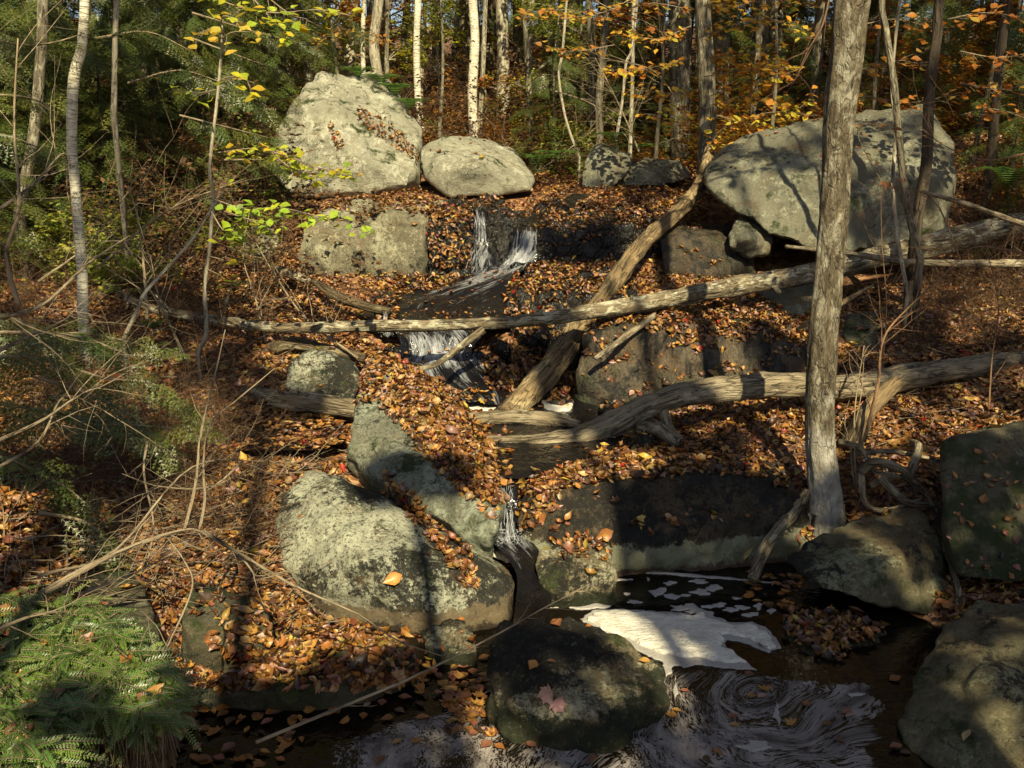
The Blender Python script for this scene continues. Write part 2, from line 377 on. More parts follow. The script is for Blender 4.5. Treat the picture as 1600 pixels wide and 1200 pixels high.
m.bsdf(col, .8, m.bump(m.voro(c, 26), .8, .02)); M['soil'] = m.m
ground = link('forest_floor', np_mesh('forest_floor', q, fl, [4]*(len(fl)//4)), M['soil']); tag(ground, kind='structure')

SURF = []      # (object, leaf cover, slope low, slope high) for the fallen leaves
SURF.append((ground, 1., .35, .6))

# ------------------------------------------------------------------ rocks
def rock(name, pts, mat, label, cover=.0, lo=.75, hi=.92, vox=.035, smooth=5, amp=.05, sc=2.2, fine=.012, seed=0, group=None, chips=.02):
    bm = bmesh.new()
    for p in pts: bm.verts.new(p)
    r = bmesh.ops.convex_hull(bm, input=bm.verts)
    for v in [e for e in r['geom_interior'] if isinstance(e, bmesh.types.BMVert)]: bm.verts.remove(v)
    me = bpy.data.meshes.new(name); bm.to_mesh(me); bm.free()
    tmp = bpy.data.objects.new('tmp', me); COL.objects.link(tmp)
    md = tmp.modifiers.new('r', 'REMESH'); md.mode = 'VOXEL'; md.voxel_size = vox
    md = tmp.modifiers.new('s', 'SMOOTH'); md.iterations = smooth; md.factor = .6
    dg = bpy.context.evaluated_depsgraph_get(); ev = tmp.evaluated_get(dg)
    m2 = bpy.data.meshes.new_from_object(ev); COL.objects.unlink(tmp); bpy.data.objects.remove(tmp)
    nv = len(m2.vertices); co = np.zeros(nv*3); m2.vertices.foreach_get('co', co); co = co.reshape(-1, 3)
    no = np.zeros(nv*3); m2.vertices.foreach_get('normal', no); no = no.reshape(-1, 3)
    off = Vector((seed*3.7, seed*1.3, -seed*2.1)); d = np.zeros(nv)
    for i in range(nv):
        p = Vector(co[i])
        d[i] = amp*noise.fractal((p*sc+off), .9, 2.1, 3)+fine*noise.fractal(p*11+off, 1, 2, 2)
        if chips:
            vd = noise.voronoi(p*sc*1.5+off)[0]; d[i] -= chips*max(0., .28-(vd[1]-vd[0]))*3.2
    co += no*d[:, None]
    cen = Vector(co.mean(0)); cen.z = co[:, 2].min()
    co -= np.array(cen)
    m2.vertices.foreach_set('co', co.ravel()); m2.polygons.foreach_set('use_smooth', np.ones(len(m2.polygons), bool)); m2.update()
    m2.name = name; o = link(name, m2, mat); o.location = cen
    tag(o, label, 'boulder' if 'boulder' in name else 'rock', group)
    if cover >= 0: SURF.append((o, cover, lo, hi))
    return o

granite = rock_mat('pale granite', (.42, .405, .29), (.62, .60, .45), .5, dk=.04, wm=.25, moss=.3)
granite2 = rock_mat('grey green granite', (.235, .225, .155), (.40, .40, .28), .45, dk=.22, wm=.45, moss=.25)
spot = rock_mat('spotted granite', (.15, .14, .09), (.55, .55, .40), .6, dk=.6, wm=.1, moss=.2)
lich = rock_mat('lichened granite', (.20, .19, .12), (.60, .60, .43), .85, dk=.50, crust=((1, 0, -.35), -.70, -.10, .12), wm=.1, moss=.2, band=[(-.5, .03, (.05, .035, .02), 1.), (.03, .12, (.20, .15, .085), .95)])
ledge = rock_mat('wet black ledge', (.014, .011, .007), (.10, .09, .06), .02, dk=.5, warm=(.03, .018, .009), wm=.4, wet=1., streak=.7)
ledge_dry = rock_mat('brown stained ledge', (.115, .088, .05), (.22, .20, .13), .12, dk=.36, warm=(.11, .065, .028), wm=.5, wet=.6, streak=.9, moss=.35)
ledge_black = rock_mat('black crusted ledge', (.09, .065, .033), (.25, .25, .16), .22, dk=.72, wm=.6, wet=.15, band=[(-.5, .035, (.13, .085, .05), 1.), (.035, .185, (.33, .33, .21), .93)])
dome = rock_mat('tan dome rock', (.30, .27, .17), (.52, .49, .32), .6, dk=.36, wm=.4, wet=.05, moss=.15, streak=.25)
mossy = rock_mat('mossy rock', (.14, .125, .075), (.30, .29, .18), .3, dk=.3, wm=.3, moss=.65)
front = rock_mat('black crusted front rock', (.24, .20, .11), (.48, .45, .30), .50, dk=.56, wm=.4, moss=.3, band=[(-.5, .07, (.018, .024, .008), .95)])
shade_rk = rock_mat('olive brown boulder', (.20, .175, .095), (.33, .33, .20), .4, dk=.36, wm=.45, moss=.3)
slant = rock_mat('mint lichened slab', (.30, .30, .21), (.46, .49, .36), .6, dk=.40, wm=.1, moss=.45)

b1 = rock('big_boulder', [P(430,290,12.4),P(470,312,12.2),P(560,306,12.2),P(640,292,12.2),P(655,215,13.2),P(652,262,12.4),P(640,185,13.6),P(600,140,14.2),P(560,124,14.2),P(500,126,13.6),P(478,140,13.2),
  P(440,190,13.0),P(425,225,12.8),P(415,260,12.6),P(560,240,12.2),P(520,160,13.0),P(600,120,14.6),P(556,114,14.2),P(505,118,13.9),P(642,172,14.4),P(470,150,13.4),P(600,120,15.6),P(480,135,15.5),P(440,250,15.5),P(660,230,15.5), P(645,310,13.0),DZ(440,13.2,1.6),DZ(650,13.2,1.6)],
  granite, 'largest pale boulder at upper left with a fern along its back edge', .0, vox=.045, smooth=4, amp=.08, sc=1.4, seed=1, chips=.05)
b2 = rock('round_boulder', [P(655,235,12.6),P(662,280,12.3),P(700,306,12.2),P(770,310,12.2),P(830,296,12.3),P(838,280,12.6),P(800,235,13.0),P(750,216,13.2),P(700,214,13.1),P(672,222,12.9),P(740,255,12.05),P(700,260,12.1),
  P(690,218,14.2),P(800,230,14.2),P(835,285,14),P(660,270,14)], granite, 'rounded pale boulder crossed by a trunk shadow, right of the largest one', .03, vox=.04, smooth=7, amp=.03, sc=1.8, seed=2, chips=.008)
b3 = rock('right_boulder', [P(1098,262,10.6),P(1102,290,10.2),P(1150,330,9.9),P(1200,368,9.7),P(1260,388,9.6),P(1330,394,9.6),P(1440,390,9.8),P(1478,360,9.9),P(1487,225,10.4),P(1460,192,10.6),P(1448,160,11),P(1350,190,11.1),
  P(1250,198,11.0),P(1170,212,10.9),P(1120,240,10.7),P(1250,270,9.9),P(1400,280,9.9),P(1445,172,12.6),P(1180,205,12.6),P(1110,260,12.4),P(1490,240,12.4),P(1475,380,12),P(1160,330,12),P(1448,160,12)],
  granite2, 'huge grey green boulder at the right with a flat top', .02, vox=.045, smooth=1, amp=.07, sc=1.3, seed=3, chips=.05)
rock('prop_rock', [P(1150,340,10.0),P(1137,365,9.9),P(1140,385,9.85),P(1170,404,9.8),P(1198,398,9.8),P(1208,375,9.9),P(1195,350,10),P(1172,337,10.1),P(1170,370,9.65),P(1150,345,10.5),P(1205,400,10.5),P(1140,400,10.5),P(1205,360,10.5)],
  granite2, 'small grey rock tucked under the left end of the huge right boulder', 0, vox=.025, smooth=5, amp=.02, seed=4)
rock('split_boulder', [P(910,250,13.6),P(905,285,13.4),P(915,300,13.3),P(950,298,13.3),P(985,270,13.5),P(990,240,13.9),P(940,222,14),P(930,230,13.8),P(925,230,15),P(990,250,15),P(950,300,14.5)], granite2,
  'small cracked boulder split by a pale diagonal line, between round boulder and leaning log', .05, vox=.04, smooth=3, amp=.05, seed=5)
rock('low_boulder', [P(960,290,13.6),P(975,262,13.8),P(1010,245,14),P(1060,250,14),P(1080,280,13.8),P(1040,290,13.5),P(1000,290,13.4),P(1000,250,15),P(1080,265,15)], granite2,
  'low dim boulder half buried in leaves right of the cracked one', .1, vox=.04, smooth=3, amp=.05, seed=6)
rock('dome_ledge', [P(472,350,10.4),P(470,410,10.2),P(560,418,10.1),P(655,418,10.1),P(664,400,10.15),P(668,345,10.25),P(655,325,10.5),P(600,322,10.6),P(520,330,10.5),P(490,336,10.5),P(560,312,11.4),P(700,312,11.6),P(500,330,11.8),P(640,308,12),DZ(480,10.3,.9),DZ(660,10.2,.9),DZ(500,12,1.2),DZ(700,12,1.2)],
  dome, 'broad tan dome rock face under the largest boulder, beside the upper fall', .9, .86, .96, vox=.035, smooth=3, amp=.06, seed=7, chips=.04, fine=.02)
rock('wet_ledge', [P(662,345,10.35),P(735,325,10.75),P(735,420,10.45),P(665,415,10.2),P(700,330,10.4),P(700,425,10.1),P(700,310,12),P(790,312,12),DZ(670,10.4,.8),DZ(740,10.4,.8),P(730,345,10.5)],
  ledge, 'glistening wet black ledge just left of the upper fall', .55, .3, .7, vox=.03, smooth=3, amp=.09, sc=4, seed=8, chips=.05, fine=.03)
rock('fall_ledge', [P(725,335,11.1),P(790,335,11.1),P(820,352,10.6),P(800,410,10.5),P(730,440,10.85),P(810,440,10.4),P(850,330,11.8),P(720,325,11.9),DZ(730,10.9,.8),DZ(830,10.5,.8),DZ(850,11.8,.9)],
  ledge, 'black ledge between the two upper falls', .3, .8, .95, vox=.03, smooth=3, amp=.09, sc=4, seed=9, chips=.05, fine=.025)
rock('upper_wall', [P(820,352,10.45),P(830,408,10.2),P(960,412,10.05),P(1040,400,10.1),P(1035,352,10.3),P(960,350,10.2),P(850,356,10.3),P(850,312,12.2),P(1060,312,12.2),DZ(830,10.4,.9),DZ(1040,10.3,.9),DZ(1060,12.2,1.2)],
  ledge, 'dark dripping wall under the upper leaf shelf, right of the second fall', 1., .5, .72, vox=.03, smooth=3, amp=.09, sc=3, seed=10, chips=.06, fine=.025)
rock('upper_wall_rock', [P(1030,375,10.0),P(1035,420,9.8),P(1100,430,9.75),P(1170,425,9.9),P(1180,400,10.0),P(1120,365,10.1),P(1060,362,10.1),P(1040,340,11.4),P(1180,360,11.4),DZ(1040,10,.9),DZ(1180,10,.9)],
  ledge_dry, 'brown rounded rock behind the leaning log below the huge right boulder', .45, .8, .95, vox=.03, smooth=5, amp=.04, seed=11)
rock('step_slab', [P(820,425,9.75),P(960,418,9.7),P(985,440,9.6),P(830,442,9.6),P(820,412,10.3),P(1000,408,10.3),DZ(830,9.7,.9),DZ(980,9.7,.9)],
  ledge, 'thin dark step of rock between two leaf shelves', 1., .5, .75, vox=.025, smooth=2, amp=.02, sc=4, seed=12)
rock('middle_ledge', [P(785,462,8.9),P(785,515,8.6),P(840,530,8.4),P(960,540,8.3),P(960,470,8.7),P(880,455,8.8),P(800,452,9.1),P(800,428,9.7),P(1000,436,9.7),P(1000,500,9),DZ(790,8.7,.3),DZ(960,8.4,.3),DZ(1000,9.7,.6)],
  ledge, 'black wet ledge right of the middle cascade', 1., .5, .72, vox=.03, smooth=3, amp=.09, sc=3, seed=13, chips=.06, fine=.025)
slabm = rock_mat('brown streaked slab', (.15, .115, .065), (.24, .22, .14), .15, dk=.34, warm=(.14, .08, .035), wm=.6, wet=.55, streak=.95, moss=.3, crust=((-1, 0, 0), -1.3, -.65, .10))
rock('right_slab', [P(900,560,7.8),P(905,610,7.7),P(1000,622,7.55),P(1150,600,7.6),P(1250,575,7.8),P(1262,545,7.9),P(1200,520,7.95),P(1090,508,7.9),P(1000,505,7.9),P(920,515,8.0),P(960,470,9.2),P(1200,470,9.2),P(1290,520,9.0),DZ(890,7.8,.2),DZ(1250,7.8,.2),DZ(1000,9.2,.4)],
  slabm, 'long brown stained slab face under the stub of a broken stick', 1., .6, .8, vox=.03, smooth=4, amp=.06, sc=1.8, seed=14, chips=.04, fine=.02)
rock('lower_ledge', [P(800,800,5.45),P(815,782,5.55),P(850,768,5.5),P(960,755,5.5),P(1060,745,5.55),P(1160,738,5.6),P(1245,745,5.7),P(1262,790,5.65),P(1230,800,5.5),P(820,735,6.1),P(950,700,6.5),P(1200,690,6.6),
  DZ(835,5.33,-.3),DZ(960,5.27,-.3),DZ(1180,5.35,-.3),DZ(1290,5.5,-.3),P(1000,850,5.28),P(850,840,5.35),DZ(900,6.4,-.2),DZ(1250,6.4,-.2)],
  ledge_black, 'wide black crusted ledge above the foam pool with a pale water line', 1., .8, .93, vox=.025, smooth=3, amp=.05, sc=2.4, seed=15, chips=.04, fine=.018)
rock('spout_rock', [P(800,790,5.75),P(830,800,5.5),P(850,850,5.35),P(815,860,5.4),P(800,850,5.6),P(850,780,5.8),DZ(810,5.5,-.2),DZ(860,5.4,-.2),P(840,760,6),P(865,742,6.05),P(818,741,6.0),P(870,770,5.7)],
  ledge, 'wet dark rock right of the lowest spout', .3, .8, .95, vox=.02, smooth=2, amp=.03, sc=5, seed=16)
rock('pool_rock', [P(835,870,5.0),P(860,855,5.1),P(920,850,5.15),P(960,868,5.1),P(966,900,4.95),P(960,925,4.9),P(880,935,4.85),P(850,925,4.85),P(870,845,5.4),P(950,850,5.4),DZ(850,4.9,-.2),DZ(965,4.9,-.2)],
  front, 'small black and pale rock at the back edge of the foam pool', .35, .7, .9, vox=.02, smooth=3, amp=.025, sc=4, seed=17)
rock('lichen_boulder', [P(430,800,5.25),P(440,770,5.35),P(480,735,5.45),P(520,738,5.4),P(620,800,5.15),P(700,850,5.0),P(790,895,4.85),P(805,915,4.85),P(803,955,4.7),P(700,962,4.6),P(600,955,4.6),P(500,930,4.7),P(440,880,4.95),
  P(560,870,4.62),P(480,735,6.0),P(640,800,5.8),P(800,890,5.3),DZ(520,4.75,-.2),DZ(800,4.7,-.2),DZ(440,5.2,.1),DZ(700,4.55,-.2),DZ(700,5.5,0)],
  lich, 'pale lichen covered boulder with a brown water line, left of the lowest spout', .02, .85, .97, vox=.022, smooth=4, amp=.025, sc=2, seed=18)
slab = rock('slanted_slab', [P(572,555,7.1),P(610,552,7.2),P(560,620,6.5),P(545,660,6.2),P(540,710,6.0),P(570,735,5.8),P(650,790,5.4),P(720,835,5.15),P(770,842,5.05),P(785,800,5.1),P(740,740,5.5),P(620,610,6.5),
  P(700,600,7.2),P(755,665,6.6),P(772,740,6.0),P(790,780,5.6),DZ(560,6.4,.1),DZ(760,5.3,.0),DZ(790,5.8,.1),DZ(620,7.2,.3)],
  slant, 'long slanted boulder buried under fallen leaves in the middle of the stream', 1., .42, .6, vox=.025, smooth=3, amp=.03, sc=2, seed=19)
rock('spotted_rock', [P(440,600,7.4),P(450,560,7.5),P(480,545,7.6),P(540,558,7.5),P(565,585,7.4),P(560,625,7.2),P(480,630,7.2),P(440,620,7.3),P(500,550,8.1),P(560,570,8.1),DZ(450,7.4,.4),DZ(560,7.3,.4),DZ(500,8,.5)],
  spot, 'dark rock with pale spots behind the slanted slab', .1, .8, .95, vox=.025, smooth=3, amp=.03, seed=20)
frontk = rock_mat('black topped front rock', (.27, .23, .13), (.52, .49, .33), .5, dk=.46, wm=.3, moss=.25, band=[(-.5, .12, (.018, .024, .008), .95)], crust=((-.25, .25, 1), 1.06, 1.2, .17))
rock('front_rock', [P(785,965,4.2),P(880,958,4.35),P(960,985,4.25),P(1040,1035,4.1),P(1052,1075,3.95),P(1040,1100,3.85),P(900,1160,3.6),P(790,1165,3.6),P(762,1120,3.75),P(760,1060,3.9),P(770,1000,4.0),P(850,1060,3.7),P(780,1150,3.62),P(960,1150,3.6),
  P(900,970,4.5),P(1030,1060,4.4),DZ(765,3.7,-.25),DZ(850,3.5,-.25),DZ(1050,3.85,-.25),DZ(1030,4.4,-.2),DZ(800,4.4,-.2)],
  frontk, 'black and tan rock in the front of the pool with foam behind it', .02, .9, .99, vox=.018, smooth=3, amp=.045, sc=2.6, seed=21, chips=.035)
wedge = rock_mat('olive wedge boulder', (.20, .175, .095), (.33, .33, .20), .4, dk=.3, wm=.45, moss=.3, crust=((-1, 0, -.2), -1.95, -1.62, .14))
rock('wedge_boulder', [P(1222,878,5.0),P(1240,860,5.1),P(1300,830,5.3),P(1350,803,5.5),P(1430,795,5.5),P(1455,815,5.3),P(1480,900,5.0),P(1485,945,4.85),P(1450,965,4.75),P(1380,950,4.7),P(1260,915,4.8),P(1340,870,4.95),P(1400,880,4.85),
  P(1430,795,6),P(1480,860,5.7),DZ(1330,5.2,0),DZ(1480,5,0),DZ(1470,5.6,0),DZ(1300,5.6,.05)],
  wedge, 'wedge shaped olive boulder with a black crusted point, in front of the tree foot', .0, vox=.022, smooth=3, amp=.035, sc=2, seed=22, chips=.03)
rock('wall_boulder', [P(1472,690,5.3),P(1510,675,5.5),P(1620,655,5.6),P(1475,760,5.15),P(1480,850,4.95),P(1500,900,4.85),P(1620,920,4.8),P(1700,760,5.2),P(1480,690,6),P(1700,670,6),DZ(1480,5.3,.1),DZ(1700,5,.1)],
  mossy, 'mossy upright boulder at the right edge above the corner boulder', .15, .3, .9, vox=.025, smooth=4, amp=.03, seed=23)
rock('corner_boulder', [P(1405,1090,3.85),P(1430,1040,4.0),P(1480,970,4.3),P(1530,935,4.5),P(1620,928,4.5),P(1400,1120,3.75),P(1420,1180,3.55),P(1520,1230,3.3),P(1700,1230,3.2),P(1750,950,4.4),P(1560,1050,3.7),DZ(1400,3.8,-.2),DZ(1480,3.5,-.2),DZ(1750,4.3,0),DZ(1520,4.6,0)],
  shade_rk, 'large dim boulder filling the lower right corner', .0, .9, .98, vox=.022, smooth=4, amp=.04, seed=24, chips=.03)
rock('leaf_covered_rock', [P(1210,975,4.7),P(1250,950,4.85),P(1310,948,4.85),P(1390,990,4.6),P(1400,1020,4.45),P(1370,1055,4.3),P(1320,1055,4.25),P(1240,1010,4.45),P(1300,1000,4.45),DZ(1210,4.6,-.2),DZ(1400,4.4,-.2),DZ(1330,4.2,-.2),DZ(1300,4.9,-.2)],
  front, 'low rock heaped with brown leaves right of the white foam', .75, .6, .8, vox=.018, smooth=3, amp=.02, sc=4, seed=25)
rock('gap_stone', [P(1380,975,4.75),P(1400,957,4.85),P(1435,957,4.85),P(1448,985,4.7),P(1430,1010,4.6),P(1390,1005,4.6),P(1440,965,5.1),DZ(1380,4.8,-.1),DZ(1450,4.8,-.1)],
  mossy, 'small rounded stone in the dark gap beside the corner boulder', .0, vox=.018, smooth=4, amp=.02, seed=26)
rock('bank_rock', [P(285,930,4.4),P(300,905,4.6),P(360,915,4.6),P(420,950,4.4),P(430,985,4.25),P(400,1005,4.15),P(300,1005,4.1),P(280,970,4.2),P(420,960,4.8),DZ(280,4.2,-.1),DZ(430,4.2,-.1),DZ(360,4.8,0)],
  mossy, 'mossy rock with a pale top on the left bank beside the yew', .25, .8, .95, vox=.02, smooth=4, amp=.02, seed=27)
rock('bank_slab', [P(120,905,4.2),P(190,880,4.5),P(235,925,4.3),P(255,1010,3.9),P(235,1030,3.8),P(180,990,3.95),P(200,890,4.7),DZ(150,4.1,.0),DZ(260,3.9,.0),DZ(240,4.6,.1)],
  mossy, 'tilted mossy slab behind the top of the yew', .05, .8, .95, vox=.02, smooth=3, amp=.02, seed=28)
rock('corner_stone', [P(90,1150,3.05),P(130,1130,3.15),P(170,1150,3.1),P(180,1190,2.95),P(150,1230,2.8),P(90,1230,2.8),P(160,1150,3.4),DZ(90,3,.0),DZ(180,3,.0)],
  dome, 'pale stone showing under the yew at the lower left', .2, .8, .95, vox=.02, smooth=3, amp=.02, seed=29)
rock('leafy_mound_rock', [P(470,1000,4.3),P(560,990,4.35),P(640,1000,4.2),P(660,1030,4.1),P(560,1060,3.95),P(420,1080,3.85),P(400,1060,4.0),P(300,1090,3.9),P(480,985,4.6),DZ(400,3.95,-.2),DZ(650,4.1,-.2),DZ(500,4.7,-.1),DZ(560,3.9,-.2)],
  mossy, 'low mossy rock under a heap of leaves below the pale boulder', .95, .72, .9, vox=.02, smooth=3, amp=.03, sc=3, seed=30)
rock('knob_rock', [P(660,985,4.45),P(690,965,4.55),P(730,968,4.5),P(748,1000,4.35),P(740,1020,4.25),P(670,1015,4.3),P(710,970,4.75),DZ(660,4.4,-.2),DZ(750,4.4,-.2),DZ(700,4.2,-.2)],
  front, 'fist shaped pale topped rock between the pale boulder and the front rock', .15, .8, .95, vox=.015, smooth=3, amp=.02, sc=4, seed=31)
rock('mossy_boulder', [P(1310,520,8.3),P(1330,490,8.5),P(1400,480,8.7),P(1500,520,8.4),P(1540,570,8.0),P(1430,585,7.9),P(1400,560,7.95),P(1340,540,8.1),P(1320,500,9),P(1530,520,9),DZ(1330,8.2,.4),DZ(1540,8,.4)],
  mossy, 'mossy green boulder behind the near tree on the right slope', .45, .75, .95, vox=.03, smooth=4, amp=.04, seed=32)
rock('bed_boulder', [P(1180,440,9.2),P(1200,425,9.4),P(1290,450,9.2),P(1310,540,8.6),P(1270,530,8.5),P(1220,490,8.8),P(1300,440,9.8),DZ(1200,9,.7),DZ(1300,8.7,.6)],
  granite2, 'shaded grey rock under the long log left of the near tree', .05, .85, .97, vox=.03, smooth=4, amp=.03, seed=33)
rock('slope_rock', [P(170,360,10.6),P(190,335,10.8),P(215,345,10.7),P(225,370,10.5),P(210,395,10.3),P(170,395,10.3),P(200,340,11.5),DZ(170,10.5,1),DZ(220,10.5,1)],
  granite2, 'small grey rock deep in the left thicket beside the birch', .1, .8, .95, vox=.03, smooth=4, amp=.03, seed=34)
rock('thicket_rock', [P(355,365,11),P(380,350,11.2),P(430,355,11.2),P(450,400,10.8),P(400,410,10.7),P(350,400,10.8),P(400,350,12),DZ(360,11,1),DZ(450,11,1)],
  dome, 'tan rock in the thicket left of the dome rock face', .2, .8, .95, vox=.03, smooth=4, amp=.03, seed=35)

for k_, (px, py, Y, r_, lab) in enumerate([(600,462,9.5,.13,'wet stone at the upper left rim of the middle pool'),(585,500,8.75,.12,'wet stone beside the end of the dark log'),(640,440,10.0,.12,'dark stone below the tan dome rock'),(690,425,10.2,.10,'dark stone at the foot of the wet ledge'),
   (805,470,9.0,.12,'black stone at the right rim of the middle pool'),(780,540,8.15,.13,'black stone right of the middle cascade'),(800,585,7.75,.12,'leafy stone right of the middle cascade foot'),(612,545,8.15,.12,'stone left of the middle cascade'),(640,605,7.6,.12,'dark stone above the slanted slab'),
   (880,620,7.5,.13,'leafy stone behind the small floating foam'),(960,635,7.3,.14,'leafy stone behind the bowed log'),(1010,690,6.5,.12,'stone at the right end of the basin'),(860,742,6.0,.10,'stone on the lip of the basin'),(930,715,6.2,.12,'stone at the front rim of the basin'),
   (880,440,9.4,.13,'wet stone on the middle step'),(770,425,10.25,.09,'wet stone between the two upper falls')]):
    c_ = P(px, py, Y); rr_ = random.Random(k_+500)
    rock('stream_stone', [c_+Vector((rr_.gauss(0, 1), rr_.gauss(0, 1), rr_.gauss(0, .6))).normalized()*r_*rr_.uniform(.8, 1.25)+Vector((0, 0, -r_*.35)) for _ in range(14)], ledge if k_ % 3 else ledge_dry, lab, .8 if k_ in (6, 9, 10, 11, 12, 13, 14) else .3, .6, .85, vox=.015, smooth=2, amp=.02, sc=6, seed=40+k_, chips=.015)
#@@WATER
# ------------------------------------------------------------------ water
def water_mat(name, base, foam, lo, hi, sx, sy, rough=.06, bscale=(1, 1, 1), bstr=.3, white=False, bias=0.):
    m = N(name); c = m.coord('bc', (sx, sy, 1))
    f = m.noise(c, 1, 6, .65, .5); f2 = m.noise(c, 3.1, 4, .7, .8)
    k = m.math('ADD', m.math('MULTIPLY', f, .65), m.math('MULTIPLY', f2, .35))
    if white:
        a = m.n('ShaderNodeAttribute', attribute_name='white').outputs['Fac']
        k = m.math('ADD', k, m.math('MULTIPLY', m.math('SUBTRACT', a, .5), .34))
    mask = m.ramp(k, lo, hi)
    col = m.mix(mask, base, foam)
    nb = m.bump(k, .5, .01); nb = m.bump(m.noise(m.coord('pos', bscale), 1, 3, .6, .5), bstr, .03, nb)
    m.bsdf(col, m.ramp(mask, 0, 1, rough, .55), nb, .5).inputs['IOR'].default_value = 1.36; return m.m
M['pool'] = None
def strip(name, secs, mat, nu=26, nv=10, amp=.01, kind='structure'):
    """secs: (left point, right point, whiteness)"""
    Ls = catmull([s[0] for s in secs], nv); Rs = catmull([s[1] for s in secs], nv)
    wh = np.interp(np.arange(len(Ls))/nv, np.arange(len(secs)), [s[2] for s in secs])
    V, B, Wt, L = [], [], [], 0
    for i, (a, b) in enumerate(zip(Ls, Rs)):
        if i: L += ((a+b)/2-(Ls[i-1]+Rs[i-1])/2).length
        wd = (b-a).length
        for k in range(nu+1):
            t = k/nu; p = a.lerp(b, t); e = math.sin(math.pi*t)
            p = p+(b-a)*(.10*noise.noise(Vector((L*3+a.x*5, 1, 7))) if t in (0, 1) else 0)+Vector((0, 0, 1))*(amp*noise.noise(Vector((t*wd*9, L*5, 3)))+amp*1.6*noise.noise(Vector((t*wd*3, L*3, 8)))+.006*e)+Vector((0, -1, 0))*amp*noise.noise(Vector((t*wd*12, L*3, 9)))
            V.append(tuple(p)); B.append((t*wd, L, 0)); Wt.append(wh[i]*(1-abs(2*t-1)**3*.8)*(1+.5*noise.noise(Vector((t*wd*6, L*1.5, 2)))))
    n_ = nu+1; fl = []
    for i in range(len(Ls)-1):
        for k in range(nu): fl += [i*n_+k, i*n_+k+1, (i+1)*n_+k+1, (i+1)*n_+k]
    o = link(name, np_mesh(name, V, fl, [4]*(len(fl)//4), vec=B, fl=Wt), mat)
    o['kind'] = kind; return o
M['stream'] = water_mat('running brook water', (.006, .0055, .006), (.50, .51, .53), .50, .80, 30, 3.6, .08, (13, 9, 9), 1., True)
# lower pool: the foam lines follow the flow round an eddy and over a sill
c1 = PZ(1190, 1085, 0); c2 = PZ(650, 1330, 0)
xs = np.arange(-2.6, 4.2, .035); ys = np.arange(1.6, 5.9, .035); PX, PY = np.meshgrid(xs, ys)
r1 = np.hypot(PX-c1.x, (PY-c1.y)*1.15); r2 = np.hypot((PX-c2.x)*.9, (PY-c2.y)*1.0)
wz = 1/(1+np.exp(-(PX-.25)*3.2))
nzv = np.array([noise.fractal(Vector((a*1.1, b*1.1, 4)), 1, 2, 3) for a, b in zip(PX.ravel(), PY.ravel())]).reshape(PX.shape)
nz2 = np.array([noise.noise(Vector((a*5, b*5, 9))) for a, b in zip(PX.ravel(), PY.ravel())]).reshape(PX.shape)
psi = wz*r1*.8+(1-wz)*r2+.25*nzv+.05*nz2; th1 = np.unwrap(np.arctan2(PY-c1.y, PX-c1.x), axis=1)
along = wz*np.hypot(PX-.3, PY-5.5)+(1-wz)*np.arctan2(PX-c2.x, PY-c2.y)*1.2+.25*nzv
def spx(X, Y): 
    d = Y*CT+CH*ST; return 800+F*X/d, 600-F*(Y*ST-CH*CT)/d
sx_, sy_ = spx(PX, PY)
# foamy (streaked) water lies in the front of the pool, clear dark water behind and at its left shore
wt = np.clip((sy_-(1022+.10*(np.abs(sx_-1060)))-30*nz2)/22, 0, 1)
wt = np.where(sx_ < 780, np.clip((sy_-(1075+np.abs(sx_-700)*.28+25*nzv*2))/45, 0, 1)*np.clip((sx_-430)/120, 0, 1), wt)
wt = wt*np.clip((1390-sx_+60*nz2)/30+.3, 0, 1)
n_ = len(xs); V = np.stack([PX.ravel(), PY.ravel(), (.004*nz2).ravel()], 1)
I, J = np.meshgrid(np.arange(n_-1), np.arange(len(ys)-1)); b0 = (J*n_+I).ravel(); fl = np.stack([b0, b0+1, b0+1+n_, b0+n_], 1).ravel()
m = N('dark pool with foam lines'); c = m.coord('bc', (44, 17, 1))
f = m.noise(c, 1, 6, .6, 2.2); f2 = m.noise(m.coord('bc', (110, 34, 1)), 1, 4, .7, 1.5)
k = m.math('ADD', m.math('MULTIPLY', f, .6), m.math('MULTIPLY', f2, .4))
a = m.n('ShaderNodeAttribute', attribute_name='white').outputs['Fac']
k = m.math('ADD', k, m.math('MULTIPLY', m.math('SUBTRACT', a, .95), .6))
k = m.math('ADD', k, m.math('MULTIPLY', m.math('SUBTRACT', m.noise(m.coord('bc', (5, 2.5, 1)), 1, 4, .6, .8), .52), .5)); mask = m.ramp(k, .465, .54)
col = m.mix(mask, (.006, .0045, .003), m.mix(m.ramp(m.noise(c, .25, 3), .35, .65), (.075, .063, .055), (.30, .265, .235)))
nb = m.bump(mask, .35, .006); nb = m.bump(m.noise(m.coord('pos', (7, 7, 7)), 1, 4), .35, .03, nb)
m.bsdf(col, m.ramp(mask, 0, 1, .05, .6), nb, .5).inputs['IOR'].default_value = 1.33
pool = link('pool_water', np_mesh('pool_water', V, fl, [4]*(len(fl)//4), vec=np.stack([psi.ravel(), along.ravel(), np.zeros(psi.size)], 1), fl=wt.ravel()), m.m)
tag(pool, kind='structure'); SURF.append((pool, .0, .5, .6))
up1 = strip('brook_water', [(P(893,303,12.4), P(925,303,12.4), .0), (P(868,318,11.8), P(900,320,11.8), .0), (P(835,334,11.1), P(885,338,11.1), .05), (P(800,350,10.5), P(845,354,10.45), .35)], M['stream'])
up2 = strip('brook_water', [(P(730,316,11.8), P(765,316,11.8), .0), (P(733,322,11.2), P(764,323,11.2), .1), (P(736,330,10.9), P(762,330,10.9), .5)], M['stream'])
SURF += [(up1, .0, .5, .6), (up2, .1, .5, .6)]
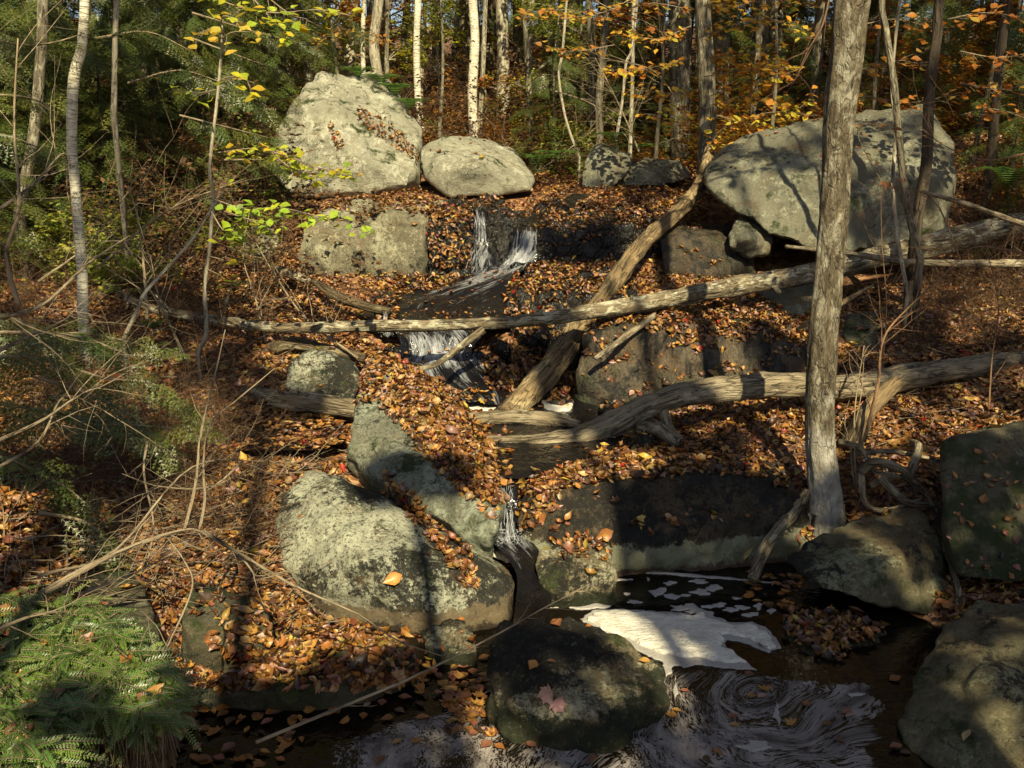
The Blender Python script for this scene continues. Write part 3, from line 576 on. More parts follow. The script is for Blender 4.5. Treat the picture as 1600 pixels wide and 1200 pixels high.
f1 = strip('waterfall', [(P(736,330,10.9), P(762,330,10.9), .4), (P(738,345,10.75), P(760,345,10.75), .62), (P(736,380,10.68), P(764,382,10.68), .6), (P(722,405,10.5), P(778,408,10.5), .5), (P(708,440,10.25), P(790,436,10.25), .45)], M['stream'], amp=.03)
f2_ = strip('waterfall', [(P(802,352,10.4), P(846,354,10.4), .3), (P(803,362,10.2), P(843,364,10.2), .62), (P(798,385,10.1), P(840,387,10.1), .68), (P(782,412,10.0), P(838,410,10.0), .85)], M['stream'], amp=.03)
mid = strip('brook_water', [(P(735,428,10.3), P(835,412,10.0), .8), (P(690,445,9.9), P(806,432,9.8), .6), (DZ(618,9.5,1.04), DZ(796,9.5,1.05), .42), (DZ(575,9.1,.97), DZ(798,9.1,.99), .30), (DZ(575,8.7,.94), DZ(795,8.7,.95), .22), (P(600,510,8.4), P(775,510,8.35), .3)], M['stream'], nu=60, amp=.022)
f3 = strip('waterfall', [(P(600,510,8.4), P(775,510,8.35), .3), (P(615,521,8.22), P(750,520,8.22), .6), (P(625,545,8.12), P(738,545,8.12), .66), (P(618,560,8.05), P(756,556,8.05), .7), (P(630,580,7.9), P(795,578,7.9), .55), (P(650,600,7.7), P(805,600,7.7), .42), (P(670,618,7.5), P(805,620,7.5), .35), (P(680,632,7.3), P(805,634,7.3), .5)], M['stream'], nu=60, amp=.04)
basin = strip('brook_water', [(DZ(690,7.7,.46), DZ(900,7.7,.46), .15), (DZ(700,7.3,.455), DZ(960,7.3,.455), .1), (DZ(740,6.8,.45), DZ(1040,6.8,.45), .05), (DZ(735,6.3,.445), DZ(1000,6.5,.445), .05), (DZ(735,5.9,.44), DZ(860,5.95,.44), .15), (DZ(768,5.8,.43), DZ(812,5.8,.43), .4)], M['stream'], nu=40, amp=.004)
f4 = strip('waterfall', [(P(764,738,5.9), P(812,740,5.9), .3), (P(766,765,5.68), P(810,765,5.68), .4), (P(768,790,5.6), P(812,790,5.6), .42), (P(766,815,5.52), P(814,815,5.52), .48), (P(762,840,5.40), P(825,840,5.40), .7), (P(785,862,5.2), P(845,862,5.2), .5), (P(808,900,4.98), P(845,905,4.95), .05), (P(805,950,4.7), P(862,940,4.75), .1), (P(800,985,4.4), P(850,975,4.5), .0)], M['stream'], amp=.02)
pond = strip('brook_water', [(DZ(330,6.9,.53), DZ(520,6.9,.53), 0.), (DZ(310,6.4,.525), DZ(545,6.4,.525), 0.), (DZ(350,6.1,.52), DZ(500,6.1,.52), 0.)], M['stream'], amp=.003)
SURF += [(mid, .05, .5, .6), (f3, .12, .7, .8), (basin, .02, .5, .6), (pond, .55, .5, .6)]
# falling strands
tmw = {}
def strands(name, spec, seed):
    rng = random.Random(seed); tm = TM()
    for (a0, a1, b0_, b1_, cnt, r) in spec:
        for i in range(cnt):
            t = rng.random(); s0 = a0.lerp(a1, t); s1 = b0_.lerp(b1_, min(1, max(0, t+rng.uniform(-.12, .12))))
            u0 = rng.uniform(0, .35); u1 = rng.uniform(.6, 1.05); pts = []
            for k in range(6):
                u = u0+(u1-u0)*k/5; q_ = s0.lerp(s1, u); q_ = Vector((q_.x, s0.y+(s1.y-s0.y)*math.sqrt(max(u, 0)), s0.z+(s1.z-s0.z)*(u**1.4)))
                pts.append(q_+rv(rng, .006)+Vector((0, -.015, 0)))
            rr = r*rng.uniform(.4, 1.3); tm.tube(pts, [rr*.4, rr, rr*.8, rr*.6, rr*.8, rr*.3], 4)
    return tm
m = N('white falling water'); b = m.bsdf((.52, .54, .56), .1, None, .5); tr = m.n('ShaderNodeBsdfTransparent'); x = m.n('ShaderNodeMixShader')
m.l(m.ramp(m.noise(m.coord('bc', (40, 40, 9)), 1, 3), .38, .62, 0, .48), x.inputs[0]); m.l(tr.outputs[0], x.inputs[1]); m.l(b.outputs[0], x.inputs[2]); m.l(x.outputs[0], m.out.inputs[0]); M['strand'] = m.m
for o_, sp, sd in ((f1, [(P(740,326,10.86), P(757,326,10.86), P(738,385,10.6), P(762,385,10.6), 12, .0045), (P(738,383,10.6), P(762,383,10.6), P(722,432,10.3), P(778,432,10.3), 14, .004)], 1),
                   (f2_, [(P(808,354,10.38), P(840,356,10.38), P(800,412,10.02), P(836,410,10.02), 20, .0045), (P(795,405,10.0), P(830,405,10.0), P(765,440,9.9), P(815,425,9.9), 14, .004)], 2),
                   (f3, [(P(640,518,8.3), P(735,518,8.3), P(635,556,8.02), P(740,556,8.02), 26, .0045), (P(600,480,8.5), P(610,480,8.5), P(603,525,8.2), P(608,525,8.2), 8, .004)], 3),
                   (f4, [(P(775,745,5.78), P(800,745,5.78), P(778,790,5.5), P(800,790,5.5), 9, .0035), (P(780,785,5.55), P(800,785,5.55), P(775,850,5.35), P(808,850,5.35), 16, .0035)], 4)):
    s_ = strands('strand', sp, sd).build('water_strands', M['strand'], o_); s_['kind'] = 'stuff'
mdrop = bpy.data.meshes.new('drop'); bm = bmesh.new(); bmesh.ops.create_icosphere(bm, subdivisions=1, radius=1); bm.to_mesh(mdrop); bm.free()
dv = np.array([tuple(v.co) for v in mdrop.vertices]); df = np.array([list(p.vertices) for p in mdrop.polygons])
def splash(parent, spots, cnt, seed):
    r_ = np.random.RandomState(seed); V, F_ = [], []
    for k in range(cnt):
        px, py, Y, w_, h_ = spots[k % len(spots)]; c_ = P(px+r_.normal(0, w_*.5), py+r_.normal(0, h_*.35), Y); c_.z += abs(r_.normal(0, .03)); rad = .0022+.0045*r_.random()**3
        V.append(dv*rad+np.array(c_)); F_.append(df+k*len(dv))
    F_ = np.concatenate(F_); o = link('splash', np_mesh('splash', np.concatenate(V), F_.ravel(), [3]*len(F_)), M['strand'], parent); o['kind'] = 'stuff'
splash(f1, [(748,384,10.6,22,10), (745,432,10.25,50,12)], 260, 1); splash(f2_, [(815,408,9.95,36,10), (795,422,9.9,40,12)], 340, 2)
splash(f3, [(685,556,8.0,90,12), (660,520,8.2,60,6), (605,522,8.1,10,10)], 420, 3); splash(f4, [(795,846,5.3,34,14)], 220, 4)
# foam
m = N('brook foam'); c = m.coord('pos'); v1 = m.voro(c, 90); n1 = m.noise(c, 18, 5, .7)
col = m.mix(m.ramp(n1, .35, .65), (.78, .74, .62), (.55, .51, .42)); nb = m.bump(v1, .7, .008); nb = m.bump(m.noise(m.coord('pos', (1, 2.5, 1)), 9, 6, .7), .9, .04, nb)
m.bsdf(col, .7, nb, .3); M['foam'] = m.m
m = N('thin grey foam'); c = m.coord('pos'); col = m.mix(m.ramp(m.voro(c, 70), .05, .35), (.13, .12, .105), (.30, .28, .25)); m.bsdf(col, .6, m.bump(m.voro(c, 120), .3, .004)); M['foam_thin'] = m.m
def foam(name, outline, z, h, mat, res=.02, seed=0, rag=.012, parent=None):
    res *= .7
    """a lumpy sheet inside an outline given as world xy points"""
    ol = [(p.x, p.y) for p in outline]; 
    x0, x1 = min(p[0] for p in ol), max(p[0] for p in ol); y0, y1 = min(p[1] for p in ol), max(p[1] for p in ol)
    bm = bmesh.new(); idx = {}
    nxx = int((x1-x0)/res)+2; nyy = int((y1-y0)/res)+2
    seg = [(np.array(ol[i-1]), np.array(ol[i])) for i in range(len(ol))]
    def dist(p):
        d = 9
        for a_, b_ in seg:
            ab = b_-a_; t = np.clip(((p-a_)@ab)/(ab@ab+1e-12), 0, 1); d = min(d, np.hypot(*(p-a_-t*ab)))
        return d
    for i in range(nxx):
        for j in range(nyy):
            x, y = x0+i*res, y0+j*res
            jx = x+rag*noise.noise(Vector((x*22, y*22, seed))); jy = y+rag*noise.noise(Vector((x*22, y*22, seed+5)))
            if inpoly(jx, jy, ol):
                d = dist(np.array((jx, jy))); e = min(1, d/(h*1.6+.004)); e = math.sqrt(max(0, 1-(1-e)**2))
                idx[i, j] = bm.verts.new((x, y, z-.002+h*e*(1+.35*noise.noise(Vector((x*7, y*9, seed))))))
    for (i, j), v in list(idx.items()):
        q_ = [(i, j), (i+1, j), (i+1, j+1), (i, j+1)]
        if all(k in idx for k in q_): bm.faces.new([idx[k] for k in q_])
    for v in [v for v in bm.verts if not v.link_faces]: bm.verts.remove(v)
    for _i in range(4): bmesh.ops.smooth_vert(bm, verts=bm.verts, factor=.5, use_axis_x=True, use_axis_y=True, use_axis_z=False)
    bo = [e for e in bm.edges if e.is_boundary]; r = bmesh.ops.extrude_edge_only(bm, edges=bo)
    for v in [g for g in r['geom'] if isinstance(g, bmesh.types.BMVert)]: v.co.z = z-.01
    me = bpy.data.meshes.new(name); bm.to_mesh(me); bm.free(); me.polygons.foreach_set('use_smooth', np.ones(len(me.polygons), bool))
    o = link(name, me, mat, parent)
    return o
def zz(z, L): return [PZ(a, b, z) for a, b in L]
big = zz(.005, [(912,968),(935,956),(970,955),(1040,960),(1080,963),(1095,958),(1115,968),(1140,978),(1175,975),(1200,990),(1216,1012),(1200,1016),(1165,998),(1135,992),(1130,1010),(1150,1022),(1172,1036),(1140,1038),(1100,1030),(1060,1028),(1030,1022),(980,1000),(940,985)])
fringe = zz(.004, [(905,968),(925,952),(970,950),(1045,955),(1085,958),(1060,944),(1082,940),(1105,952),(1140,972),(1180,970),(1212,988),(1224,1014),(1200,1022),(1160,1004),(1140,1002),(1140,1016),(1178,1040),(1190,1048),(1140,1046),(1090,1040),(1040,1048),(1020,1030),(970,1008),(935,990)])
foam('foam_patch', fringe, .003, .005, M['foam_thin'], .016, 70, .03, parent=pool)
foam('foam_raft', big, .004, .022, M['foam'], .012, 1, .022, parent=pool)
k_ = 0
for (cx, cy, rx, ry) in [(905,945,42,9),(1030,925,14,8),(1045,912,12,5),(1050,932,16,5),(1092,908,16,4),(1115,918,16,5),(1095,925,18,5),(980,928,8,4),(990,940,14,4),(1060,950,16,7),(1080,955,12,4),(1105,948,16,4),(1140,952,14,5),(1125,945,12,4),(1160,950,14,5),(1175,960,16,5),(1185,948,9,6),(1120,970,20,4),(1012,905,5,4),(1000,955,12,4),
                         (1070,930,10,3),(1150,935,10,3),(955,905,30,4),(935,918,26,4),(1205,955,9,5),(1230,970,9,5),(1040,1050,10,12),(1055,1075,6,20),(1215,1115,8,22),(1340,1085,16,6),(1180,1165,30,8)]:
    a0 = rs.uniform(0, 6); ph = rs.uniform(0, 6)
    ol = [(cx+rx*math.cos(t)*(1+.28*math.sin(3*t+ph)+.14*math.sin(5*t+a0)), cy+ry*math.sin(t)*(1+.28*math.sin(2*t+a0)+.15*math.sin(5*t+ph))) for t in np.linspace(0, 2*math.pi, 44)[:-1]]
    foam('foam_patch', zz(.003, ol), .003, .006, M['foam_thin'], .012, k_, .008, parent=pool); k_ += 1
foam('foam_line', zz(.004, [(965,892),(1060,900),(1160,908),(1230,912),(1160,903),(1060,894),(985,888)]), .003, .006, M['foam_thin'], .012, 50, parent=pool)
foam('foam_patch', zz(.465, [(715,628),(740,622),(795,626),(800,640),(760,642),(730,640)]), .462, .02, M['foam'], .02, 60, parent=basin)
foam('foam_patch', zz(.465, [(842,626),(880,624),(898,632),(895,642),(870,645),(850,640)]), .462, .02, M['foam'], .02, 61, parent=basin)
foam('foam_patch', [P(760,852,5.42),P(780,838,5.5),P(830,842,5.45),P(845,852,5.38),P(830,868,5.3),P(790,866,5.3)], .085, .03, M['foam'], .015, 62, parent=f4)

bpy.context.view_layer.update()
wt_v, wt_f = [], []
for o_ in (up1, up2, f1, f2_, mid, f3, basin, f4, pond):
    b_ = len(wt_v); wt_v += [v.co.copy() for v in o_.data.vertices]; wt_f += [[v+b_ for v in p.vertices] for p in o_.data.polygons]
wb = BVHTree.FromPolygons(wt_v, wt_f); POOL = [(470,1215),(520,1100),(650,1040),(770,1035),(800,960),(860,930),(960,895),(1230,900),(1225,960),(1420,1010),(1450,1215)]
gm = ground.data
for v in gm.vertices:
    x, y, z = v.co
    if y < 2.5 or y > 13 or abs(x) > 4: continue
    h = wb.ray_cast(Vector((x, y, 9)), Vector((0, 0, -1)))
    if h[0] is not None and z > h[0].z-.06: v.co.z = h[0].z-.07
    if y < 5.9:
        a_, b_ = spx(x, y)
        if inpoly(a_, b_, POOL): v.co.z = min(v.co.z, -.2)
gm.update()

#@@LOGS
# ------------------------------------------------------------------ logs
def log(name, pts, rad, mat, label, sides=24, rough=.26, ridge=.16, per=14, seed=0, stubs=(), cat='log', children=()):
    c = catmull(pts, per); rr = np.interp(np.arange(len(c))/per, np.arange(len(rad)), rad)
    base = c[0].copy(); root = empty(name, base); tag(root, label, cat)
    tm = TM(); tm.tube(c, list(rr), sides, rough, ridge, seed); tm.build('trunk', mat, root)
    for (i, d, L, r) in stubs:
        t = TM(); p = c[i]; q_ = catmull([p, p+Vector(d)*L*.5+rv(random, L*.06), p+Vector(d)*L], 4)
        t.tube(q_, list(np.linspace(r, r*.6, len(q_))), 8, .15, .1, seed+i); t.build('branch_stub', mat, root)
    return root
W = lambda px: px/F
log('long_log', [P(165,445,9.0),P(230,480,8.5),P(330,498,8.1),P(430,512,7.8),P(560,510,7.7),P(700,508,7.65),P(830,500,7.7),P(930,486,7.9),P(1040,468,8.2),P(1150,447,8.6),P(1280,425,9.0),P(1420,390,9.4),P(1600,350,10.0),P(1700,335,10.4)],
    [.03,.04,.042,.042,.045,.045,.048,.06,.075,.085,.095,.11,.12,.12], M['wood_lichen'], 'long lichen spotted log spanning the whole stream', seed=1, rough=.22, ridge=.16,
    stubs=[(105, (.1,-.3,.9), .10, .022), (132, (.3,-.8,-.5), .18, .035), (52, (-.3,-.2,.8), .1, .015), (30, (.3,.3,.9), .3, .012), (88, (-.6,-.5,.3), .14, .02), (20, (-.4,-.5,.7), .35, .01)])
log('leaning_log', [P(1108,232,12.0),P(1095,285,11.2),P(1060,330,10.4),P(1000,385,9.7),P(940,470,8.8),P(900,520,8.3),P(860,575,7.8),P(805,640,7.35),P(795,655,7.2)],
    [.055,.076,.08,.084,.09,.10,.105,.12,.12], M['wood_tan'], 'leaning tan log resting across the stream under the long log', seed=2, ridge=.22, stubs=[(33, (.5,-.5,.3), .1, .03), (12, (-.4,-.4,.6), .12, .025)])
log('bowed_log', [P(735,698,6.55),P(840,698,6.55),P(900,690,6.62),P(950,668,6.7),P(1000,642,6.8),P(1060,620,6.85),P(1140,607,6.9),P(1250,602,7.0),P(1330,604,7.1),P(1440,585,7.3),P(1600,562,7.6),P(1720,555,7.8)],
    [.07,.085,.10,.095,.09,.092,.095,.095,.10,.09,.07,.06], M['wood_grey'], 'bowed bleached log curving down into the middle basin', seed=3, ridge=.2, sides=18, stubs=[(64, (.35,-.4,-.8), .4, .05)])
log('sunken_log', [P(725,655,7.0),P(800,652,7.0),P(860,655,6.95),P(905,665,6.9)], [.05,.055,.05,.04], M['wood_grey'], 'short grey log lying in water behind the bowed log', seed=4)
log('chunk_log', [P(1000,668,6.6),P(1030,672,6.5),P(1062,690,6.35)], [.05,.055,.045], M['wood_grey'], 'short broken chunk of bleached wood under the bowed log', seed=5)
log('left_log', [P(380,612,7.3),P(440,625,7.0),P(500,630,6.9),P(560,640,6.8)], [.05,.07,.075,.07], M['wood_grey'], 'grey log butted against the left side of the slanted slab', seed=6, ridge=.2)
log('dark_log', [P(360,590,8.0),P(440,540,7.9),P(500,545,7.9),P(570,560,7.8)], [.05,.06,.05,.04], M['wood_dark'], 'dark rotten log behind the spotted rock', seed=7)
log('edge_log', [P(490,440,9.4),P(520,460,9.1),P(560,475,8.9),P(608,488,8.7)], [.03,.045,.045,.035], M['wood_dark'], 'wet dark log holding back leaves at the left of the middle pool', seed=8)
log('pale_plank', [P(432,420,9.5),P(460,430,9.4),P(485,440,9.3)], [.05,.06,.03], M['wood_grey'], 'short pale broken wood end at the left edge of the leaf shelf', seed=9, sides=6)
log('broken_stick', [P(930,560,7.5),P(975,528,7.7),P(1022,493,7.95)], [.018,.028,.026], M['wood_grey'], 'short broken pale stick standing against the long slab face', seed=10, sides=7, cat='stick')
log('forked_stick', [P(620,582,7.2),P(680,570,7.3),P(720,540,7.5),P(755,515,7.6)], [.015,.022,.028,.03], M['wood_lichen'], 'pale stick slanting up from the slanted slab to the long log', seed=11, sides=8, cat='stick')
log('prop_stick', [P(1175,905,5.05),P(1200,850,5.3),P(1240,800,5.6),P(1262,770,5.75)], [.03,.038,.036,.03], M['wood_grey'], 'thick short stick leaning from the pool to the near tree foot', seed=12, sides=9, cat='stick')
log('slope_pole', [P(1228,300+85,9.7),P(1290,392,9.3),P(1340,398,9.0),P(1430,410,8.7),P(1600,412,8.8),P(1700,415,9)], [.02,.025,.027,.03,.035,.03], M['wood_grey'], 'thin grey pole lying in front of the huge right boulder', seed=13, sides=8)
log('slope_log', [P(1430,395,9.9),P(1500,378,9.9),P(1600,355,10.2),P(1700,340,10.5)], [.05,.10,.12,.12], M['wood_lichen'], 'thick mossy log behind the pole at the right edge', seed=14)
log('ridge_pole', [P(1440,300,8.0),P(1500,316,8.2),P(1600,350,8.6),P(1680,375,8.8)], [.015,.02,.024,.025], M['wood_grey'], 'slim dead pole slanting down to the right edge past the huge boulder', seed=15, sides=8)
log('split_stick', [P(1245,515,7.3),P(1290,488,7.5),P(1325,468,7.8),P(1365,445,8.1)], [.012,.03,.026,.01], M['wood_tan'], 'split tan stick passing behind the near tree', seed=16, sides=6, cat='stick')
log('leaning_stump', [P(1330,700,6.3),P(1350,650,6.5),P(1375,620,6.6),P(1400,598,6.8)], [.07,.055,.06,.05], M['wood_tan'], 'splintered tan stump leaning behind the near tree', seed=17, ridge=.35, cat='stump')
# the tangled roots
root_o = empty('root_tangle', P(1400,760,5.7)); tag(root_o, 'tangle of bare grey roots right of the near tree foot', 'roots')
for (L_, r_) in [([(1345,735,5.7),(1370,722,5.65),(1410,735,5.6),(1440,770,5.6)], .035), ([(1345,740,5.7),(1352,785,5.55),(1385,797,5.5),(1440,780,5.55)], .022), ([(1375,745,5.6),(1395,765,5.55),(1420,785,5.5),(1460,790,5.6)], .028),
                 ([(1330,710,5.9),(1390,705,5.9),(1450,715,5.95)], .02), ([(1420,745,5.6),(1435,700,5.8),(1425,690,6.0)], .03), ([(1475,850,5.2),(1490,890,5.0),(1498,925,4.85),(1490,960,4.75)], .022), ([(1310,690,5.8),(1345,700,5.8),(1365,735,5.7),(1400,742,5.6)], .02),
                 ([(1360,760,5.6),(1390,745,5.6),(1430,752,5.65),(1465,800,5.6)], .02)]:
    c = catmull([P(*p) for p in L_], 7); t = TM(); t.tube(c, [r_*(1-.4*i/len(c)) for i in range(len(c))], 9, .3, .25, r_*99); t.build('root', M['wood_grey'], root_o)

# ------------------------------------------------------------------ trees with a trunk we can trace
def traced(name, pts, rad, mat, label, cat='tree', top=None, seed=0, sides=14, rough=.1, ridge=.08, limbs=3, crown=None, flare=False, group=None, per=8):
    pts = [P(*p) for p in pts]
    if top: pts += [pts[-1]+Vector(t) for t in top]
    r_ = list(rad)+[rad[-1]*(.75-.3*i/max(1, len(top or []))) for i in range(len(top or []))]
    b = pts[0]; g = gz(b.x, b.y); 
    c = catmull(pts, per); rr = np.interp(np.arange(len(c))/per, np.arange(len(r_)), r_)
    base = Vector((b.x, b.y, b.z)); root = empty(name, base); tag(root, label, cat, group)
    tm = TM(); low = Vector((b.x, b.y, min(g, b.z)-.12)); tm.tube([low]+c, [rr[0]*(1.25 if flare else 1.05)]+list(rr), sides, rough, ridge, seed); tm.build('trunk', mat, root)
    rng = random.Random(seed+100); tips = []
    if limbs:
        for k in range(limbs):
            i = len(c)-1-int(rng.random()*len(c)*.14); t = TM(); bush(t, c[i], rv(rng)+Vector((0, 0, 1.3)), rng.uniform(.8, 1.6)*(1+rad[0]*4), rr[i]*.4, rng, 1, 4, tips=tips); t.build('limb', mat, root)
    if crown and tips:
        add_leaves('crown', tips, root, crown, rng, .085, per=3)
    return root, c, rr
def add_leaves(name, tips, parent, cols, rng, size=.08, per=2, jitter=.05, mat=None, templ=T_OVAL, mind=0, flat=.6, kind=None):
    pos, nr, sz = [], [], []
    for pts, d in tips:
        if d > mind: continue
        for i in range(1, len(pts)):
            for k in range(per):
                p = pts[i].lerp(pts[i-1], rng.random())+rv(rng, jitter); pos.append(tuple(p)); v = rv(rng, 1-flat)+Vector((0, -.35, 1)); nr.append(tuple(v)); sz.append(size*rng.uniform(.6, 1.2))
    if not pos: return None
    n_ = len(pos); r2_ = np.random.RandomState(rng.randint(0, 9999))
    o = link(name, leaves_mesh(name, pos, nr, r2_.uniform(0, 6.28, n_), sz, pick_cols(n_, cols[0], cols[1], r2_), templ, r2_.uniform(-.3, .5, n_), r2_.uniform(.7, 1.2, n_)), mat or M['leaf'], parent)
    localise(o); return o
YEL = ([(.55, .50, .03), (.42, .48, .04), (.60, .42, .03), (.30, .38, .05)], [.4, .3, .2, .1])
ORA = ([(.45, .20, .028), (.34, .12, .02), (.52, .32, .045), (.22, .08, .02), (.42, .35, .045)], [.32, .25, .2, .13, .1])
BRN = ([(.16, .085, .04), (.22, .12, .05), (.10, .06, .03)], [.4, .3, .3])
GRN = ([(.30, .36, .05), (.22, .28, .05), (.48, .42, .06)], [.4, .4, .2])
mt, mc, mr = traced('near_tree', [(1292,800,5.75),(1288,755,5.75),(1282,690,5.78),(1282,610,5.8),(1287,520,5.82),(1297,410,5.85),(1305,300,5.88),(1312,180,5.9),(1325,80,5.92),(1335,-20,5.95)],
    [.112,.096,.090,.090,.088,.082,.082,.088,.094,.098], M['bark_main'], 'near tree with flaking grey bark rising past the top of the picture', top=[(.15,.1,1.2),(.3,.2,2.6),(.4,.3,4.2)], seed=3, sides=40, rough=.10, ridge=.14, limbs=4, crown=ORA, flare=True, per=14)
traced('birch_tree', [(136,560,7.4),(130,500,7.4),(128,420,7.4),(120,320,7.4),(112,220,7.4),(116,120,7.4),(128,70,7.4),(133,-20,7.4)], [.044,.042,.040,.038,.038,.038,.034,.032], M['bark_birch'],
    'slim pale birch with dark bands at the left', top=[(.1,.1,1.2),(.1,.1,2.6)], seed=4, limbs=3, crown=YEL)
traced('thin_sapling', [(310,550,7.3),(322,520,7.3),(320,450,7.3),(328,380,7.3),(333,300,7.3),(328,260,7.3),(340,150,7.3),(345,90,7.3),(348,30,7.3)], [.018,.017,.016,.015,.015,.013,.012,.01,.006], M['bark_pale'],
    'thin pale sapling carrying bright yellow leaves', cat='sapling', seed=5, sides=7, limbs=0)
traced('bent_sapling', [(193,530,7.0),(212,490,7.0),(225,460,7.0),(260,420,7.1),(300,375,7.2),(335,320,7.3),(350,300,7.4)], [.017,.016,.014,.012,.011,.009,.005], M['bark_pale'],
    'pale bent sapling arching right from the leafy left bank', cat='sapling', seed=6, sides=7, limbs=0)
BG = [('birch_tree', [(658,205,17),(653,150,17),(651,60,17),(655,-30,17)], .065, 'bark_birch', 'sunlit slim birch behind the gap of the two left boulders'),
 ('birch_tree', [(741,216,17),(738,150,17),(742,60,17),(738,-30,17)], .085, 'bark_birch', 'brightest sunlit trunk rising behind the rounded boulder'),
 ('birch_tree', [(748,216,17.3),(754,120,17.3),(760,-30,17.3)], .045, 'bark_pale', 'thin twin stem close right of the brightest trunk'),
 ('young_tree', [(568,115,19),(567,60,19),(570,-30,19)], .045, 'bark_birch', 'thin white stem above the peak of the largest boulder'),
 ('maple_tree', [(589,112,18),(584,70,18),(590,20,18),(594,-30,18)], .10, 'bark_pale', 'greenish grey trunk just right of the thin white stem'),
 ('maple_tree', [(543,125,21),(542,60,21),(545,-30,21)], .09, 'bark_grey', 'dim grey trunk left of the thin white stem'),
 ('oak_tree', [(1103,258,13.4),(1105,180,13.4),(1103,100,13.4),(1098,-30,13.4)], .125, 'bark_grey', 'mottled grey trunk standing at the head of the leaning log'),
 ('oak_tree', [(1128,150,18),(1130,60,18),(1122,-30,18)], .19, 'bark_pale', 'broad pale trunk partly hidden right of the mottled trunk'),
 ('oak_tree', [(1195,160,18.5),(1197,60,18.5),(1205,-30,18.5)], .21, 'bark_pale', 'broadest pale trunk at the top, left of the near tree'),
 ('young_tree', [(938,240,15.5),(936,160,15.5),(944,70,15.5),(950,-30,15.5)], .065, 'bark_grey', 'grey trunk standing behind the small cracked boulder'),
 ('young_tree', [(922,215,16.5),(924,100,16.5),(920,-30,16.5)], .06, 'bark_grey', 'grey trunk just left of the one behind the cracked boulder'),
 ('young_tree', [(985,220,14.5),(988,130,14.5),(992,-30,14.5)], .03, 'bark_pale', 'thin light stem halfway between cracked boulder and mottled trunk'),
 ('young_tree', [(1438,405,8.4),(1420,330,8.4),(1408,250,8.4),(1398,140,8.4),(1385,50,8.4),(1380,-30,8.4)], .034, 'bark_grey', 'slender sapling trunk right of the near tree against the huge boulder'),
 ('young_tree', [(1418,460,8.3),(1404,380,8.4),(1395,290,8.5),(1400,200,8.6),(1395,100,8.7)], .018, 'bark_pale', 'thin pale twin stem left of the slender sapling trunk'),
 ('young_tree', [(1432,350,8.9),(1448,250,8.9),(1452,150,8.9),(1463,60,8.9),(1470,-30,8.9)], .052, 'bark_dark', 'dark trunk before the right end of the huge boulder'),
 ('young_tree', [(1548,250,12),(1560,120,12),(1578,-30,12)], .055, 'bark_dark', 'dark trunk near the upper right corner'),
 ('spruce_tree', [(30,330,9),(50,230,9),(62,120,9),(68,-30,9)], .055, 'bark_grey', 'brown trunk in the thicket at the upper left corner'),
 ('young_tree', [(178,180,9.5),(180,60,9.5),(182,-30,9.5)], .028, 'bark_pale', 'thin speckled stem just right of the banded birch'),
 ('young_tree', [(905,245,14.5),(885,190,14.5),(873,120,14.5),(880,70,14.5)], .022, 'bark_pale', 'crooked thin stem above the right side of the rounded boulder'),
 ('young_tree', [(963,215,14),(972,160,14),(978,100,14),(990,60,14)], .022, 'bark_pale', 'crooked thin stem rising above the low dim boulder')]
for i, (nm, pts, r, mt_, lab) in enumerate(BG):
    traced(nm, pts, [r*(1-.05*k) for k in range(len(pts))], M[mt_], lab, cat='tree', top=[(.1,.1,1.5),(.2,.1,3.2)], seed=20+i, limbs=3, sides=10, crown=ORA if i % 3 else YEL, per=6)

#@@FOREST
# ------------------------------------------------------------------ forest behind (prototypes copied with their parts)
def copy_tree(o, loc, rz, sc):
    r = o.copy(); COL.objects.link(r); r.location = loc; r.rotation_euler = (0, 0, rz); r.scale = (sc, sc, sc)
    for ch in list(o.children):
        c = ch.copy(); COL.objects.link(c); c.parent = r
    return r
def proto_broad(seed, h, r, mat, cols, low=.15, leafn=2, ls=.11, kids=9, kid_len=.26):
    rng = random.Random(seed); root = empty('woodland_tree', (0, 0, 0))
    c = wander((0, 0, -.3), (rng.uniform(-.06, .06), rng.uniform(-.06, .06), 1), h, 14, rng, .05)
    t = TM(); t.tube(c, [r*(1-.75*i/14) for i in range(15)], 8, .1, .1, seed); t.build('trunk', mat, root)
    t = TM(); tips = []
    for k in range(kids):
        i = rng.randint(max(1, int(14*low)), 13); a = rng.uniform(0, 6.28)
        bush(t, c[i], (math.cos(a), math.sin(a), rng.uniform(.1, .7)), h*kid_len*rng.uniform(.5, 1.1), r*.28, rng, 2, 4, .2, tips=tips, sides=3, flat=.5)
    t.build('branches', mat, root)['kind'] = 'stuff'; t = None
    add_leaves('crown', tips, root, cols, rng, ls, per=leafn, jitter=.12, templ=T_SIMPLE, mind=0)
    return root
